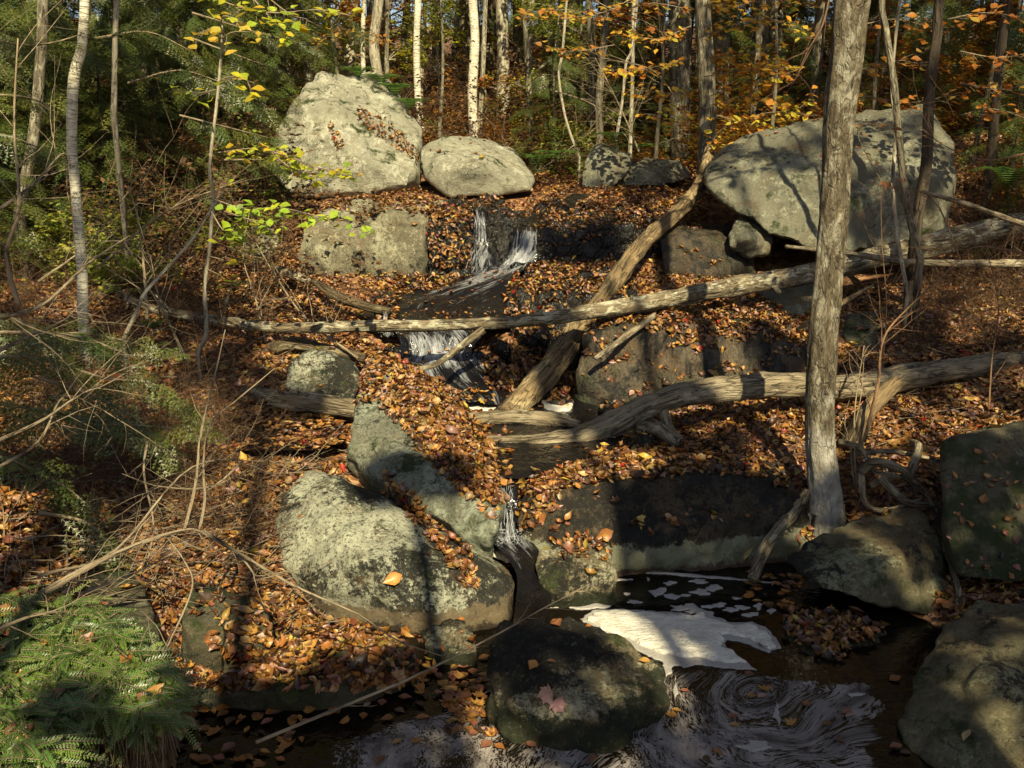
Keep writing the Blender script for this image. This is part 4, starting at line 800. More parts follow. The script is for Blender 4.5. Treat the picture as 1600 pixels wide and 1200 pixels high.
def spray(L=.5, n=9, rng=random.Random(3), step=.028, nl=.022, wd=.0035):
    """a flat evergreen spray as a list of narrow triangles (n,3,3) in the xy plane, growing along +y"""
    T = []
    def needles(a, b):
        d = b-a; Ln = np.linalg.norm(d); d = d/Ln; s_ = np.array([-d[1], d[0], 0])
        for k in range(int(Ln/step)):
            p = a+d*(k*step)
            for sg in (-1, 1):
                q_ = p+(s_*sg*.85+d*.5)*nl*rng.uniform(.8, 1.2)+np.array([0, 0, rng.uniform(-.006, .006)]); T.append((p-d*wd, p+d*wd, q_))
    def twig(a, b): 
        d = (b-a); d = d/np.linalg.norm(d); s_ = np.array([-d[1], d[0], 0])*.0018
        T.append((a-s_, a+s_, b)); needles(a, b)
    A_, B_ = np.zeros(3), np.array([0, L, -.1*L]); twig(A_, B_)
    for i in range(n):
        t = (i+.7)/(n+.6); p = A_+(B_-A_)*t; l = L*.5*(1-t*.75)
        for sg in (-1, 1):
            e = p+np.array([sg*l*.8, l*.62, -l*.12+rng.uniform(-.03, .03)]); twig(p, e)
            for u in (.35, .62):
                m_ = p+(e-p)*u; l2 = l*.33; twig(m_, m_+np.array([sg*l2*.25, l2, -.02])); 
    return np.array(T)
SPR = [spray(.5, 7, random.Random(i), .026, .02, .0035) for i in range(3)]
SPR_MID = [spray(.42, 6, random.Random(i+50), .030, .024, .0062) for i in range(4)]
SPR_FAR = [spray(.6, 5, random.Random(i+9), .06, .05, .008) for i in range(3)]
def place_sprays(spr, items, rng):
    """items: (pos, dir, up, scale) -> triangles"""
    out, cl = [], []
    for (p, d, u, s_) in items:
        S = spr[rng.randint(0, len(spr)-1)]
        d = Vector(d).normalized(); x = d.cross(Vector(u)); x = x.normalized() if x.length > 1e-4 else Vector((1, 0, 0)); z = x.cross(d)
        Mx = np.array([x, d, z])*s_
        out.append(S@Mx+np.array(p)); b = rng.uniform(.6, 1.35); hu = rng.random()
        cl.append(np.tile(np.array([.065+.05*hu, .105+.02*hu, .024])*b, (len(S), 1)))
    T = np.concatenate(out); C = np.concatenate(cl); return T, C
def tri_obj(name, T, C, mat, parent=None, bright=1.):
    n_ = len(T); me = np_mesh(name, T.reshape(-1, 3), np.arange(n_*3), [3]*n_, col=np.repeat(C*bright, 3, 0), smooth=False)
    o = link(name, me, mat, parent); localise(o); return o
def proto_hemlock(seed, h, r, far=True, dens=1., first=.08):
    rng = random.Random(seed); root = empty('hemlock_tree', (0, 0, 0))
    c = wander((0, 0, -.3), (0, 0, 1), h, 14, rng, .02); t = TM(); t.tube(c, [r*(1-.85*i/14) for i in range(15)], 8, .08, .1, seed); t.build('trunk', M['bark_dark'], root)
    t = TM(); items = []; nb_ = int(h*11*dens)
    for k in range(nb_):
        u = first+(1-first)*k/nb_; i = min(13, int(u*14)); p = c[i].lerp(c[i+1], u*14-i); a = rng.uniform(0, 6.28); L = (1-u)**.75*h*.33*rng.uniform(.6, 1.1)+.15
        pts = wander(p, (math.cos(a), math.sin(a), .15), L, 6, rng, .12, .10); t.tube(pts, [max(.003, r*.16*(1-.8*j/6)) for j in range(7)], 3)
        for j in range(1, 7):
            d = pts[j]-pts[j-1]
            for sg in (-1, 0, 1):
                if sg == 0 and j < 6: continue
                dd = Vector((d.x*math.cos(sg*.9)-d.y*math.sin(sg*.9), d.x*math.sin(sg*.9)+d.y*math.cos(sg*.9), d.z-.05)); items.append((pts[j], dd+rv(rng, .05)*L, Vector((rng.uniform(-.2, .2), rng.uniform(-.2, .2), 1)), rng.uniform(.5, 1.15)*(.55+.12*h/2 if far else .75)))
    t.build('branches', M['bark_dark'], root)['kind'] = 'stuff'
    T, C = place_sprays(SPR_FAR if far else SPR, items, rng); tri_obj('foliage', T, C, M['needle'], root)
    return root
GREY = ([(.30, .20, .08), (.42, .26, .08), (.22, .14, .06)], [.4, .3, .3])
protos = [proto_broad(1, 7.5, .09, M['bark_grey'], ORA, .08, 3), proto_broad(2, 9, .13, M['bark_pale'], YEL, .2, 2), proto_broad(3, 6, .05, M['bark_grey'], ORA, .06, 3, .10), proto_broad(4, 10, .16, M['bark_grey'], GREY, .3, 2),
          proto_broad(5, 4.0, .035, M['bark_pale'], GRN, .05, 3, .09, 8), proto_broad(6, 8, .055, M['bark_pale'], GREY, .3, 2)]
tallp = [proto_broad(11, 19, .17, M['bark_grey'], ORA, .28, 3, .17, 16, .2), proto_broad(12, 17, .14, M['bark_grey'], YEL, .3, 3, .17, 15, .2), proto_broad(13, 20, .2, M['bark_grey'], GREY, .25, 3, .17, 16, .2)]
hem = [proto_hemlock(1, 5.5, .07), proto_hemlock(2, 3.6, .05), proto_hemlock(3, 7, .09)]
def proto_brush(seed, h, leaves=None):
    rng = random.Random(seed); root = empty('brush_clump', (0, 0, 0)); tips = []
    t = TM()
    for k in range(11):
        a = rng.uniform(0, 6.28); bush(t, (rng.uniform(-.3, .3), rng.uniform(-.3, .3), -.05), (math.cos(a)*.7, math.sin(a)*.7, rng.uniform(.2, 1.2)), h*rng.uniform(.6, 1.2), .008, rng, 2, 6, .2, .02, tips=tips, sides=3)
    t.build('twigs', M['twig_red'] if seed % 2 else M['twig'], root)['kind'] = 'stuff'
    if leaves: add_leaves('foliage', tips, root, leaves, rng, .07, per=1, jitter=.05, templ=T_SIMPLE)
    return root
brs = [proto_brush(1, 1.1), proto_brush(2, 1.4, BRN), proto_brush(3, 1.2, ORA), proto_brush(4, .9, GRN)]
LB = ['orange leaved tree in the woods', 'yellow leaved tree in the woods', 'small orange beech in the understory', 'grey trunked brown leaved far tree', 'greenish yellow understory bush', 'pale bare stemmed far tree']
GRP = ['orange leaved trees behind', 'yellow leaved trees behind', 'understory beeches behind', 'grey trunked far trees', 'understory bushes behind', 'pale stemmed far trees']
used = set(); rng = random.Random(42); places = []
def put(pl, k, x, y, s_, rz=None, lab=None, grp=None, name=None, cat='tree', dz=0):
    src = pl[k]; key = (id(pl), k); loc = Vector((x, y, gz(x, y)-.03+dz)); rz = rng.uniform(0, 6.28) if rz is None else rz
    if key not in used: used.add(key); o = src; o.location = loc; o.rotation_euler = (0, 0, rz); o.scale = (s_,)*3
    else: o = copy_tree(src, loc, rz, s_)
    tag(o, lab, cat, grp); return o
# mixed woods, drawn as bands of distance; px gives the bearing
def bearing(px, y): return (px-800)/F*y/CT
for i in range(150):
    y = 17+45*(i/150)**1.2+rng.uniform(-1, 1); px = rng.uniform(-150, 1750); x = bearing(px, y)
    if px < 480: k = rng.choice([3, 5, 3, 0, 5])
    elif px < 900: k = rng.choice([1, 5, 5, 3, 0, 2, 5, 1])
    else: k = rng.choice([0, 2, 2, 3, 0, 1])
    put(protos, k, x, y, rng.uniform(.8, 1.3), None, LB[k], GRP[k])
for (px, y, k, s_) in [(560,17.5,2,.9),(620,18.5,0,.7),(690,17,2,.8),(770,18.5,2,.9),(830,17,0,.7),(900,18,2,.9),(960,20,0,.9),(1040,18.5,2,1.),(1100,19,0,.9),(730,23,0,1),(640,26,0,1.1),(540,27,0,1.1),(1150,23,0,1),(1010,16.0,2,.8),(1180,14.5,2,.75),(1250,14.0,2,.75),(1330,15,2,.8),(1400,14,0,.6),(1480,13.5,2,.8),(1560,14,2,.8),(1620,12,2,.8),(1150,16,0,.7),(860,16,4,.8),(700,18,4,.8),(820,20,1,.7),(1540,17,0,.8),(600,22,1,.7),(480,22,1,.8),(1280,19,0,.9),(1420,19,0,.9)]:
    put(protos, k, bearing(px, y), y, s_, None, LB[k], GRP[k])
TL = ['very tall orange crowned tree', 'very tall yellow crowned tree', 'very tall brown crowned tree']; TG = ['tall orange crowned trees', 'tall yellow crowned trees', 'tall brown crowned trees']
for i in range(44):
    y = rng.uniform(16.5, 40); px = -250+2100*((i*.618) % 1); k = rng.randint(0, 2); put(tallp, k, bearing(px, y), y, rng.uniform(.8, 1.15), None, TL[k], TG[k])
for i in range(14):  # unseen side trees, added to cut the sky reflected in the water
    sd = -1 if i % 2 else 1; y = rng.uniform(5, 15); k = rng.randint(0, 2); put(tallp, k, sd*(.62*y+rng.uniform(2.5, 6)), y, rng.uniform(.7, .95), None, TL[k]+' outside the picture', TG[k])
HL = ['dark green hemlock in the woods', 'short dark hemlock', 'tall dark hemlock in the woods']
HG = ['hemlocks behind the boulders', 'short understory hemlocks', 'tall far hemlocks']
for (px, y, k, s_) in [(860,15.8,1,.7),(880,20,0,.9),(960,18,0,.8),(1050,20,2,.9),(1400,17,1,.9),(1600,15,0,.8),(1330,24,2,1),(1520,22,2,1),(1250,22,0,1),(470,17,0,.9),(400,18,2,.9),(330,14.5,0,.9),(250,16,2,.9),(150,13,0,.9),
                       (60,15,2,.9),(-40,12,0,.9),(380,13.2,1,.75),(215,12.2,1,.9),(90,11.5,1,1.0),(-60,9.5,0,.8),(300,11.9,1,.7),(920,26,2,1),(1180,27,2,1.1),(440,25,2,1.1),(20,20,2,1.1),(1700,18,2,1),(780,36,2,1.2),(30,9.8,1,.8),(-20,8.6,1,.7),(120,10.4,1,.85),(200,10.8,1,.8),(270,11.3,0,.65),(340,12.3,1,.9),(400,12.8,0,.6),(60,12.5,0,.9),(170,12.4,2,.8),(430,15,2,.9),(1540,12.5,1,.8),(1620,11,1,.8),(1500,15,0,.8),(1120,17.5,1,.9),(1200,17,1,.8),(980,16.5,1,.7),(850,30,2,1.1),(1000,30,2,1.1),(1340,18,0,.9),(1450,20,2,1),(500,32,2,1.2),(740,45,2,1.4),(900,45,2,1.5),(1080,42,2,1.4)]:
    put(hem, k, bearing(px, y), y, s_, None, HL[k], HG[k])

rng = random.Random(77)
BL = ['bare tangle of dead twigs', 'brown leaved brush clump', 'orange leaved brush clump', 'green leaved brush clump']
BGp = ['bare twig tangles', 'brown leaved brush clumps', 'orange leaved brush clumps', 'green leaved brush clumps']
def put_b(k, px, y, s_): put(brs, k, bearing(px, y), y, s_, None, BL[k], BGp[k])
for i in range(64): put_b(0, rng.uniform(-60, 370), rng.uniform(4.8, 8.5), rng.uniform(.25, .65))
for i in range(46): put_b(rng.choice([0, 1, 0, 1, 3, 0]), rng.uniform(-60, 420), rng.uniform(8.8, 13.5), rng.uniform(.6, 1.2))
for i in range(60): put_b(rng.choice([1, 1, 3, 0, 2]), rng.uniform(380, 1700), rng.uniform(14.8, 22), rng.uniform(.7, 1.4))
for i in range(22): put_b(0, rng.uniform(1420, 1700), rng.uniform(7.6, 9.5), rng.uniform(.3, .7))
for i in range(16): put_b(rng.choice([0, 1, 2, 0]), rng.uniform(1500, 1700), rng.uniform(9, 13), rng.uniform(.5, 1.0))
for i in range(30): put_b(rng.choice([1, 1, 2]), rng.uniform(-60, 1660), rng.uniform(22, 34), rng.uniform(1.3, 2.0))
# telling the copies apart: the nearest of each kind by each landmark gets its own words
LAND = [(120,'the banded birch'),(330,'the thin pale sapling'),(540,'the largest boulder'),(740,'the rounded boulder'),(950,'the cracked boulder'),(1103,'the mottled trunk'),(1290,'the near tree'),(1450,'the right end of the huge boulder'),(1575,'the upper right corner')]
seen = {}
for o in sorted([o for o in COL.objects if o.get('group') in GRP+HG+BGp+TG and 'outside' not in o['label']], key=lambda o: o.location.y):
    x_ = proj(o.location)[0]; lm = min(LAND, key=lambda l: abs(l[0]-x_))[1]; key = (o['group'], lm); seen[key] = seen.get(key, 0)+1
    base = o['label']; o['label'] = base+(', nearest beyond ' if seen[key] == 1 else ', farther back beyond ')+lm
    if seen[key] > 1: o['group'] = o['group']+' beyond '+lm
# ------------------------------------------------------------------ unseen trees added behind and beside the camera to throw the dappled shade
def shade_tree(px, py, Y, dist, size, kind, lab, seed, dens=1.):
    """a tree whose crown stands up-sun from the place (px,py,Y) it shades"""
    dist = max(dist, (Y+2.2)/(math.cos(SUN_EL)*math.cos(SUN_AZ))); p = P(px, py, Y)+SD*dist; rng = random.Random(seed); g = gz(p.x, p.y)
    root = empty(kind, (p.x, p.y, g)); tag(root, lab, 'tree')
    top = p+Vector((0, 0, size*.6)); t = TM(); c = catmull([Vector((p.x, p.y, g-.3)), Vector((p.x+.1, p.y, (g+p.z)/2)), p, top], 5); t.tube(c, list(np.linspace(.075, .02, len(c))), 10, .1, .1, seed); t.build('trunk', M['bark_grey'], root)
    t = TM(); tips = []
    for k in range(int(16*dens)):
        a = rng.uniform(0, 6.28); st = p+Vector((0, 0, rng.uniform(-size*.6, size*.5)))
        bush(t, st, (math.cos(a), math.sin(a), rng.uniform(-.1, .5)), size*rng.uniform(.5, 1.05), .03, rng, 2, 4, .2, tips=tips, sides=3, flat=.4)
    t.build('branches', M['bark_grey'], root)['kind'] = 'stuff'
    add_leaves('crown', tips, root, ORA if seed % 2 else YEL, rng, .11, per=2, jitter=.08, templ=T_SIMPLE)
SHADES = [(1400,1060,4.1,9.5,1.0,.75),(1520,900,5.0,8.8,.9,.8),(1050,1150,3.6,10,.7,.5),(1150,800,5.5,9,.5,.75),(430,1160,3.6,8.5,.6,.8),(600,1160,3.7,10,.5,.5),(1560,330,10.5,11,1.2,1.1),(1380,330,10,12,.5,.6),(1290,960,4.7,8,.5,.8),
          (160,740,5.8,9,.4,.6),(10,500,7.5,10,.5,.7),(260,250,12,13,1.1,.6),(1220,1060,4.2,9,.5,.6),(1500,560,7.6,9.5,1.1,.9),(1080,800,5.5,10,.35,.7),(1000,300,13.5,13,1.0,.8),(1000,680,6.8,10,.6,.8),(830,560,8,10,.4,.6),(1000,160,17,14,1.6,1.),(1350,120,15,14,1.8,1.),(1520,130,15,14,2.2,1.2),(1260,40,19,14,1.8,1.)]
XS = [(640,770,5.6,.3,.4,'left flank of the slab'),(420,640,7.0,.4,.4,'left log'),(300,560,8,.6,.5,'bent sapling'),(1180,560,8,.35,.4,'long slab face'),(1300,480,9,.7,.6,'long log right half'),(900,400,10.2,.5,.4,'upper wall'),(290,470,9,.6,.5,'left thicket floor'),(1250,250,10.5,.6,.35,'huge boulder face'),(1420,760,5.7,.4,.6,'root tangle')]
for i, (px, py, Y, s_, dn, wd_) in enumerate(XS): shade_tree(px, py, Y, 10, s_, 'overhead_tree', 'sparse tree behind viewer dappling the '+wd_, 400+i, dn)
for i, (px, py, Y, d, s_, dn) in enumerate(SHADES):
    shade_tree(px, py, Y, d, s_, 'overhead_tree', ['tree behind the viewer shading part of the brook, number in the row of its shadows'][0].replace(', number in the row of its shadows', '')+' near the '+['foam pool right shore','wedge boulder','front eddy','lower ledge','left shallows','front left water','right slope','huge boulder','leaf heaped rock','left leaf bank','birch foot','upper thicket','white foam','mossy right boulder','pale water line','cracked boulder','bowed log','leaning log foot','far middle woods','far right woods','upper right corner','near tree top'][i], 300+i, dn)

#@@BRUSH
# ------------------------------------------------------------------ understory on the left: hemlock sprays, yew, bare brush
def spray_bough(name, lab, starts, seed, cat='hemlock', bright=1., step=.12, spread=.9, sc=.55, mat=None, woodr=.012):
    rng = random.Random(seed); root = empty(name, starts[0][0]); tag(root, lab, cat); items = []
    for pts in starts:
        t = TM(); c = catmull(pts, 5); t.tube(c, [woodr*(1-.8*i/len(c)) for i in range(len(c))], 5)
        L = 0; acc = 0
        for i in range(1, len(c)):
            d = c[i]-c[i-1]; acc += d.length
            while acc > step:
                acc -= step
                for sg in (-1, 1):
                    a = sg*spread*rng.uniform(.7, 1.3); dd = Vector((d.x*math.cos(a)-d.y*math.sin(a), d.x*math.sin(a)+d.y*math.cos(a), d.z+rng.uniform(-.9, .35)*d.length))
                    items.append((c[i]+rv(rng, .02), dd, Vector((rng.uniform(-.5, .5), rng.uniform(-.9, .1), 1)), sc*rng.uniform(.6, 1.2)*(1-.4*i/len(c))))
        items.append((c[-1], c[-1]-c[-2], Vector((0, -.2, 1)), sc*.6)); t.build('branch', M['twig'], root)
    T, C = place_sprays(SPR_MID, items, rng); tri_obj('foliage', T, C, mat or M['needle'], root, bright); return root
spray_bough('hemlock_bough', 'dark hemlock bough reaching right over the leafy left bank', [[P(-60,560,4.6),P(60,560,4.9),P(160,590,5.1),P(240,600,5.3),P(300,640,5.4)], [P(-60,620,4.5),P(60,640,4.8),P(170,660,5.0),P(290,670,5.2)],
   [P(-60,520,4.9),P(60,520,5.2),P(140,530,5.4),P(200,560,5.5)], [P(60,590,4.9),P(150,620,5.0),P(220,660,5.1),P(250,690,5.1)], [P(40,545,5.2),P(120,520,5.6),P(250,545,5.9)]], 1, sc=.9, step=.085, bright=1.0)
spray_bough('hemlock_bough', 'shadowy hemlock bough low at the left edge', [[P(-80,700,4.0),P(20,720,4.3),P(100,760,4.5),P(150,800,4.6)], [P(-80,480,6),P(30,500,6.2),P(90,540,6.3)], [P(60,800,4.4),P(140,820,4.5),P(190,880,4.5),P(205,910,4.5)]], 2, sc=.8, step=.10, bright=.9)
spray_bough('spruce_bough', 'green evergreen bough hanging in front of the upper left thicket', [[P(-40,60,7),P(60,70,7.2),P(140,50,7.4)],[P(-60,150,7),P(30,150,7.2),P(90,170,7.4)],[P(-60,200,6.6),P(20,215,6.8),P(80,240,7)],[P(150,60,8),P(230,50,8.2),P(300,80,8.4)],[P(200,130,8.5),P(280,110,8.5),P(350,130,8.6)]], 3, sc=.8, step=.075, bright=1.0)
spray_bough('spruce_bough', 'evergreen bough touching the left side of the largest boulder', [[P(300,60,10),P(380,90,10.2),P(440,110,10.4)],[P(300,120,10),P(390,150,10.3),P(440,185,10.5)],[P(280,180,10),P(360,200,10.2),P(420,215,10.4)],[P(300,20,10),P(400,50,10.2),P(480,70,10.6)],[P(350,250,10.2),P(410,250,10.4),P(440,260,10.6)]], 4, sc=.85, step=.07, bright=1.0)
# yew
def yew(name, lab, seed, area, n_, bright=1.):
    rng = random.Random(seed); root = empty(name, P(120,1080,3.1)); tag(root, lab, 'shrub'); t = TM(); T, C = [], []
    for i in range(n_):
        px, py = area(rng); Y = 3.62-(py-950)*.0040+rng.uniform(-.15, .1); p = P(px, py, Y)+Vector((0, 0, rng.uniform(-.03, .03)))
        a = rng.gauss(-.75, .8); L = rng.uniform(.10, .22); pts = wander(p, (math.cos(a), math.sin(a)-.1, rng.uniform(-.25, .45)), L, 6, rng, .10, .06)
        t.tube(pts, [.0018]*7, 3); b = rng.uniform(.55, 1.3); hu = rng.random()
        stem_a = pts[0]-Vector((0, 0, .25)); t.tube([stem_a+rv(rng, .05), pts[0]], [.003, .0022], 3)
        up = Vector((rng.uniform(-.5, .5), rng.uniform(-1.0, -.1), .8))
        c = catmull(pts, 3)
        for j in range(len(c)-1):
            d = (c[j+1]-c[j]); d.normalize(); s_ = d.cross(up).normalized(); taper = min(1, 1.35-j/len(c))
            for sg in (-1, 1):
                if rng.random() < .08: continue
                ln = .022*taper*rng.uniform(.8, 1.15); q0 = c[j]; tip = q0+(s_*sg*.9+d*.55+up*.12).normalized()*ln; mid_ = q0.lerp(tip, .5)
                wv = d*.0038; T.append((q0, mid_-wv, tip)); T.append((q0, tip, mid_+wv)); cc = np.array([.05+.04*hu, .10+.035*hu, .02])*b*(1+.5*(j/len(c))**2); C += [cc, cc]
        
    t.build('stems', M['twig'], root); tri_obj('foliage', np.array([[tuple(v) for v in q_] for q_ in T]), np.array(C), M['needle'], root, bright)
def a1(r):
    while True:
        x, y = r.uniform(-30, 275), r.uniform(925, 1190)
        if inpoly(x, y, [(-40,940),(60,925),(130,940),(190,985),(235,1040),(265,1060),(258,1120),(190,1128),(110,1110),(60,1130),(90,1205),(-40,1205)]): return x, y
yew('yew_shrub', 'bright green yew shrub sprawling over the lower left corner', 1, a1, 1700, 1.3)
# bare brush: every shrub is a thing
def brush(name, lab, seed, stems, mat='twig', kids=4, depth=2, length=None, leaves=None, cat='shrub'):
    rng = random.Random(seed); root = empty(name, stems[0][0][0] if isinstance(stems[0][0], list) else stems[0][0]); tag(root, lab, cat)
    for st in stems:
        pts, r = st[0], st[1]; c = catmull(pts, 6); t = TM(); t.tube(c, [r*(1-.75*i/len(c)) for i in range(len(c))], 6, .15, .1, seed)
        for k in range(kids):
            i = rng.randint(3, len(c)-1); d = (c[i]-c[i-1]).normalized(); s_ = rv(rng).cross(d).normalized(); s_.y *= .5
            bush(t, c[i], d*.8+s_*rng.uniform(.5, 1.1), rng.uniform(.12, .45) if not length else rng.uniform(.4, 1)*length, max(.0022, r*.4*(1-.6*i/len(c))), rng, depth-1, 3, .16, sides=4)
        t.build('stem', M[mat], root)
    return root
brush('bare_branch', 'long pale bare branch slanting over the front shallows toward the front rock', 1, [([P(400,1160,3.1),P(520,1110,3.3),P(640,1060,3.5),P(760,1000,3.7),P(850,950,3.9),P(922,912,4.05)], .0075)], cat='branch', kids=8, depth=1, length=.16)
brush('bare_branch', 'thin branch arching from the left bank over the leaf heap', 2, [([P(320,830,3.9),P(400,880,3.8),P(470,920,3.75),P(560,960,3.7),P(620,1000,3.7),P(690,1025,3.75)], .007)], cat='branch', kids=6, depth=1, length=.25)
brush('forked_shrub', 'forked grey shrub with two upright stems on the left bank', 3, [([P(60,930,3.6),P(150,880,3.75),P(230,845,3.9),P(290,828,4.0),P(315,830,4.0)], .017), ([P(288,830,4.0),P(305,760,4.05),P(312,690,4.1),P(322,640,4.15),P(335,590,4.2),P(352,515,4.3)], .009), ([P(312,828,4.0),P(320,780,4.05),P(318,720,4.1),P(330,660,4.1),P(370,625,4.2),P(430,575,4.3)], .008),
    ([P(315,830,4.0),P(370,865,3.9),P(400,900,3.8)], .009)], kids=3, depth=1, length=.3)
brush('leaning_twig', 'straight grey twig leaning over the yew from the left water', 4, [([P(185,1200,2.9),P(222,1120,3.1),P(240,1060,3.2),P(262,1010,3.3),P(300,920,3.5),P(290,880,3.6),P(262,840,3.7)], .008)], kids=6, depth=1, length=.3, cat='branch')
brush('bare_shrub', 'pale bare shrub with long arching twigs at the left edge', 5, [([P(-30,700,3.2),P(60,660,3.5),P(120,620,3.7),P(160,600,3.8)], .008), ([P(-40,500,3.3),P(60,480,3.6),P(140,410,3.9),P(200,370,4.2)], .010), ([P(-30,560,3.4),P(60,520,3.7),P(120,490,4)], .009), ([P(30,480,3.5),P(10,400,3.5),P(30,320,3.5),P(22,200,3.6),P(28,60,3.6)], .010),
    ([P(-20,340,3.4),P(50,290,3.6),P(100,240,3.8),P(105,300,3.9)], .007), ([P(-20,740,3.5),P(60,690,3.7),P(100,620,3.9),P(160,640,4.0)], .007)], kids=7, length=.5)
brush('bare_shrub', 'tangled grey shrub below the birch on the left bank', 6, [([P(-40,1000,3.0),P(60,960,3.3),P(140,960,3.6),P(210,980,3.8)], .008), ([P(60,900,3.6),P(180,860,4.0),P(300,730,4.5),P(420,720,4.9)], .008), ([P(120,930,3.8),P(200,900,4.0),P(280,860,4.2)], .008), ([P(380,720,5),P(330,760,4.8),P(250,760,4.6),P(190,740,4.6)], .007), ([P(230,690,5),P(225,740,4.8),P(240,820,4.6),P(230,880,4.4)], .008)], kids=9, length=.5)
brush('bare_shrub', 'dead grey brush spread in front of the upper left thicket', 7, [([P(150,420,8),P(260,330,8.4),P(380,280,8.8)], .012), ([P(230,500,7.8),P(225,420,7.9),P(215,340,8.0),P(200,290,8.1)], .016), ([P(290,560,7.4),P(250,470,7.7),P(235,400,7.9)], .014), ([P(60,440,8),P(140,380,8.2),P(200,300,8.4)], .012), ([P(420,560,7.9),P(400,470,8.3),P(380,400,8.6),P(390,330,9)], .010), ([P(560,560,7.7),P(480,500,8),P(430,430,8.5),P(400,380,8.8)], .013)], kids=12, length=1.0)
brush('bare_shrub', 'wiry red brown shrub above the right log pile', 8, [([P(1380,560,7.0),P(1385,470,7.1),P(1378,380,7.2),P(1376,280,7.3)], .006), ([P(1350,690,6.2),P(1372,600,6.4),P(1380,530,6.5),P(1420,480,6.7),P(1500,405,7.0)], .014), ([P(1545,640,6.3),P(1550,560,6.5),P(1560,480,6.7),P(1545,400,6.9)], .007), ([P(1500,405,7),P(1470,330,7.2),P(1440,300,7.3),P(1380,290,7.4)], .007),
    ([P(1600,395,7),P(1530,385,7.1),P(1500,400,7.1)], .009), ([P(1600,240,7.5),P(1540,250,7.5),P(1480,230,7.6),P(1440,200,7.7)], .007)], 'twig_red', kids=10, length=.8)
brush('bare_shrub', 'bare twiggy shrub in the woods above the rounded boulder', 9, [([P(820,280,13.8),P(880,240,14),P(930,200,14.3)], .012), ([P(1000,240,13.8),P(970,170,14),P(930,90,14)], .014), ([P(860,140,13.5),P(920,160,13.5),P(960,190,13.5),P(990,230,13.5)], .010), ([P(1060,160,13),P(1020,110,13),P(940,90,13)], .010)], kids=14, length=1.5)
brush('fine_shrub', 'fine upright twigs beside the near tree above the roots', 10, [([P(1335,760,5.8),P(1330,700,5.9),P(1345,620,6.0),P(1350,560,6.1)], .005), ([P(1340,740,5.9),P(1320,660,6),P(1340,590,6)], .004), ([P(1345,750,5.9),P(1370,690,6),P(1395,640,6)], .005), ([P(1338,770,5.8),P(1335,650,5.9),P(1350,540,6.0)], .007)], kids=4, depth=1, length=.3)
brush('bare_branch', 'drooping red brown branch left of the near tree top', 11, [([P(1300,-20,5.7),P(1285,40,5.6),P(1262,80,5.5),P(1240,130,5.4)], .007), ([P(1290,20,5.7),P(1275,60,5.6),P(1255,100,5.6),P(1243,125,5.6)], .005)], 'twig_red', kids=6, depth=1, length=.3, cat='branch')
# leafy sprays traced from the picture
def leafy(name, lab, boughs, cols, seed, n_per=9, size=.075, cat='branch', r=.006, side=.14, down=.2, mat='twig'):
    rng = random.Random(seed); root = empty(name, boughs[0][0]); tag(root, lab, cat); pos, nr, yw, sz = [], [], [], []
    for b in boughs:
        t = TM(); c = catmull(b, 6); t.tube(c, [r*(1-.75*i/len(c)) for i in range(len(c))], 5); L = sum((c[i]-c[i-1]).length for i in range(1, len(c)))
        for k in range(int(n_per*L/.3)):
            i = rng.randint(1, len(c)-1); d = (c[i]-c[i-1]).normalized(); s_ = Vector((-d.y, d.x, 0)).normalized()*rng.choice((-1, 1))
            e = c[i]+(s_*.8+d*.6)*rng.uniform(.2, 1)*side+Vector((0, 0, -rng.uniform(0, .05)+rng.gauss(0, side*.2))); t.tube([c[i], e], [.0025, .0012], 3)
            pos.append(tuple(e+rv(rng, .03))); nr.append((rng.uniform(-.45, .45), rng.uniform(-.7, .1), rng.uniform(.5, 1))); yw.append(rng.uniform(0, 6.28)); sz.append(size*rng.uniform(.65, 1.25))
        t.build('branch', M[mat], root)
    r2_ = np.random.RandomState(seed); n2 = len(pos)
    o = link('foliage', leaves_mesh('foliage', pos, nr, np.array(yw), sz, pick_cols(n2, cols[0], cols[1], r2_), T_OVAL, r2_.uniform(-.2, .4, n2), r2_.uniform(.8, 1.25, n2)), M['leaf'], root); localise(o)
leafy('beech_branch', 'bright yellow leaved branch hanging over the largest boulder from the top', [[P(300,-20,6.4),P(370,10,6.3),P(430,20,6.2),P(500,15,6.1),P(550,25,6.1)],[P(400,-20,6.2),P(450,20,6.2),P(480,30,6.1)],[P(380,-20,6.3),P(420,25,6.3),P(440,45,6.3)]], YEL, 1, 9, .085)
leafy('beech_branch', 'golden leaves at the top of the thin sapling', [[P(346,60,7.3),P(330,45,7.2),P(310,55,7.2)],[P(346,60,7.3),P(365,50,7.2),P(395,50,7.2)],[P(346,35,7.3),P(350,25,7.2),P(372,30,7.2)]], ([(.60, .42, .05), (.62, .50, .06)], [.6, .4]), 2, 9, .09)
leafy('beech_branch', 'lime yellow leaves low on the thin sapling before the shade', [[P(338,130,7.3),P(360,120,7.2),P(400,130,7.2)],[P(338,140,7.3),P(310,145,7.2),P(270,140,7.2)]], YEL, 3, 8, .085)
leafy('beech_branch', 'yellow leaved branch crossing the face of the largest boulder', [[P(330,240,7.6),P(400,232,7.5),P(450,245,7.4),P(500,262,7.3),P(548,270,7.2)],[P(420,235,7.5),P(460,265,7.4),P(510,272,7.3)]], YEL, 4, 13, .075)
leafy('beech_branch', 'lime green leaved branch in front of the tan dome rock', [[P(330,310,7.2),P(380,325,7.0),P(440,325,6.9),P(500,338,6.8),P(565,348,6.8)],[P(350,330,7.0),P(400,345,6.9),P(450,345,6.9)],[P(330,330,7.2),P(350,360,7.1),P(370,355,7.1)]], ([(.35, .48, .04), (.45, .50, .04), (.25, .38, .05)], [.5, .3, .2]), 5, 12, .08)
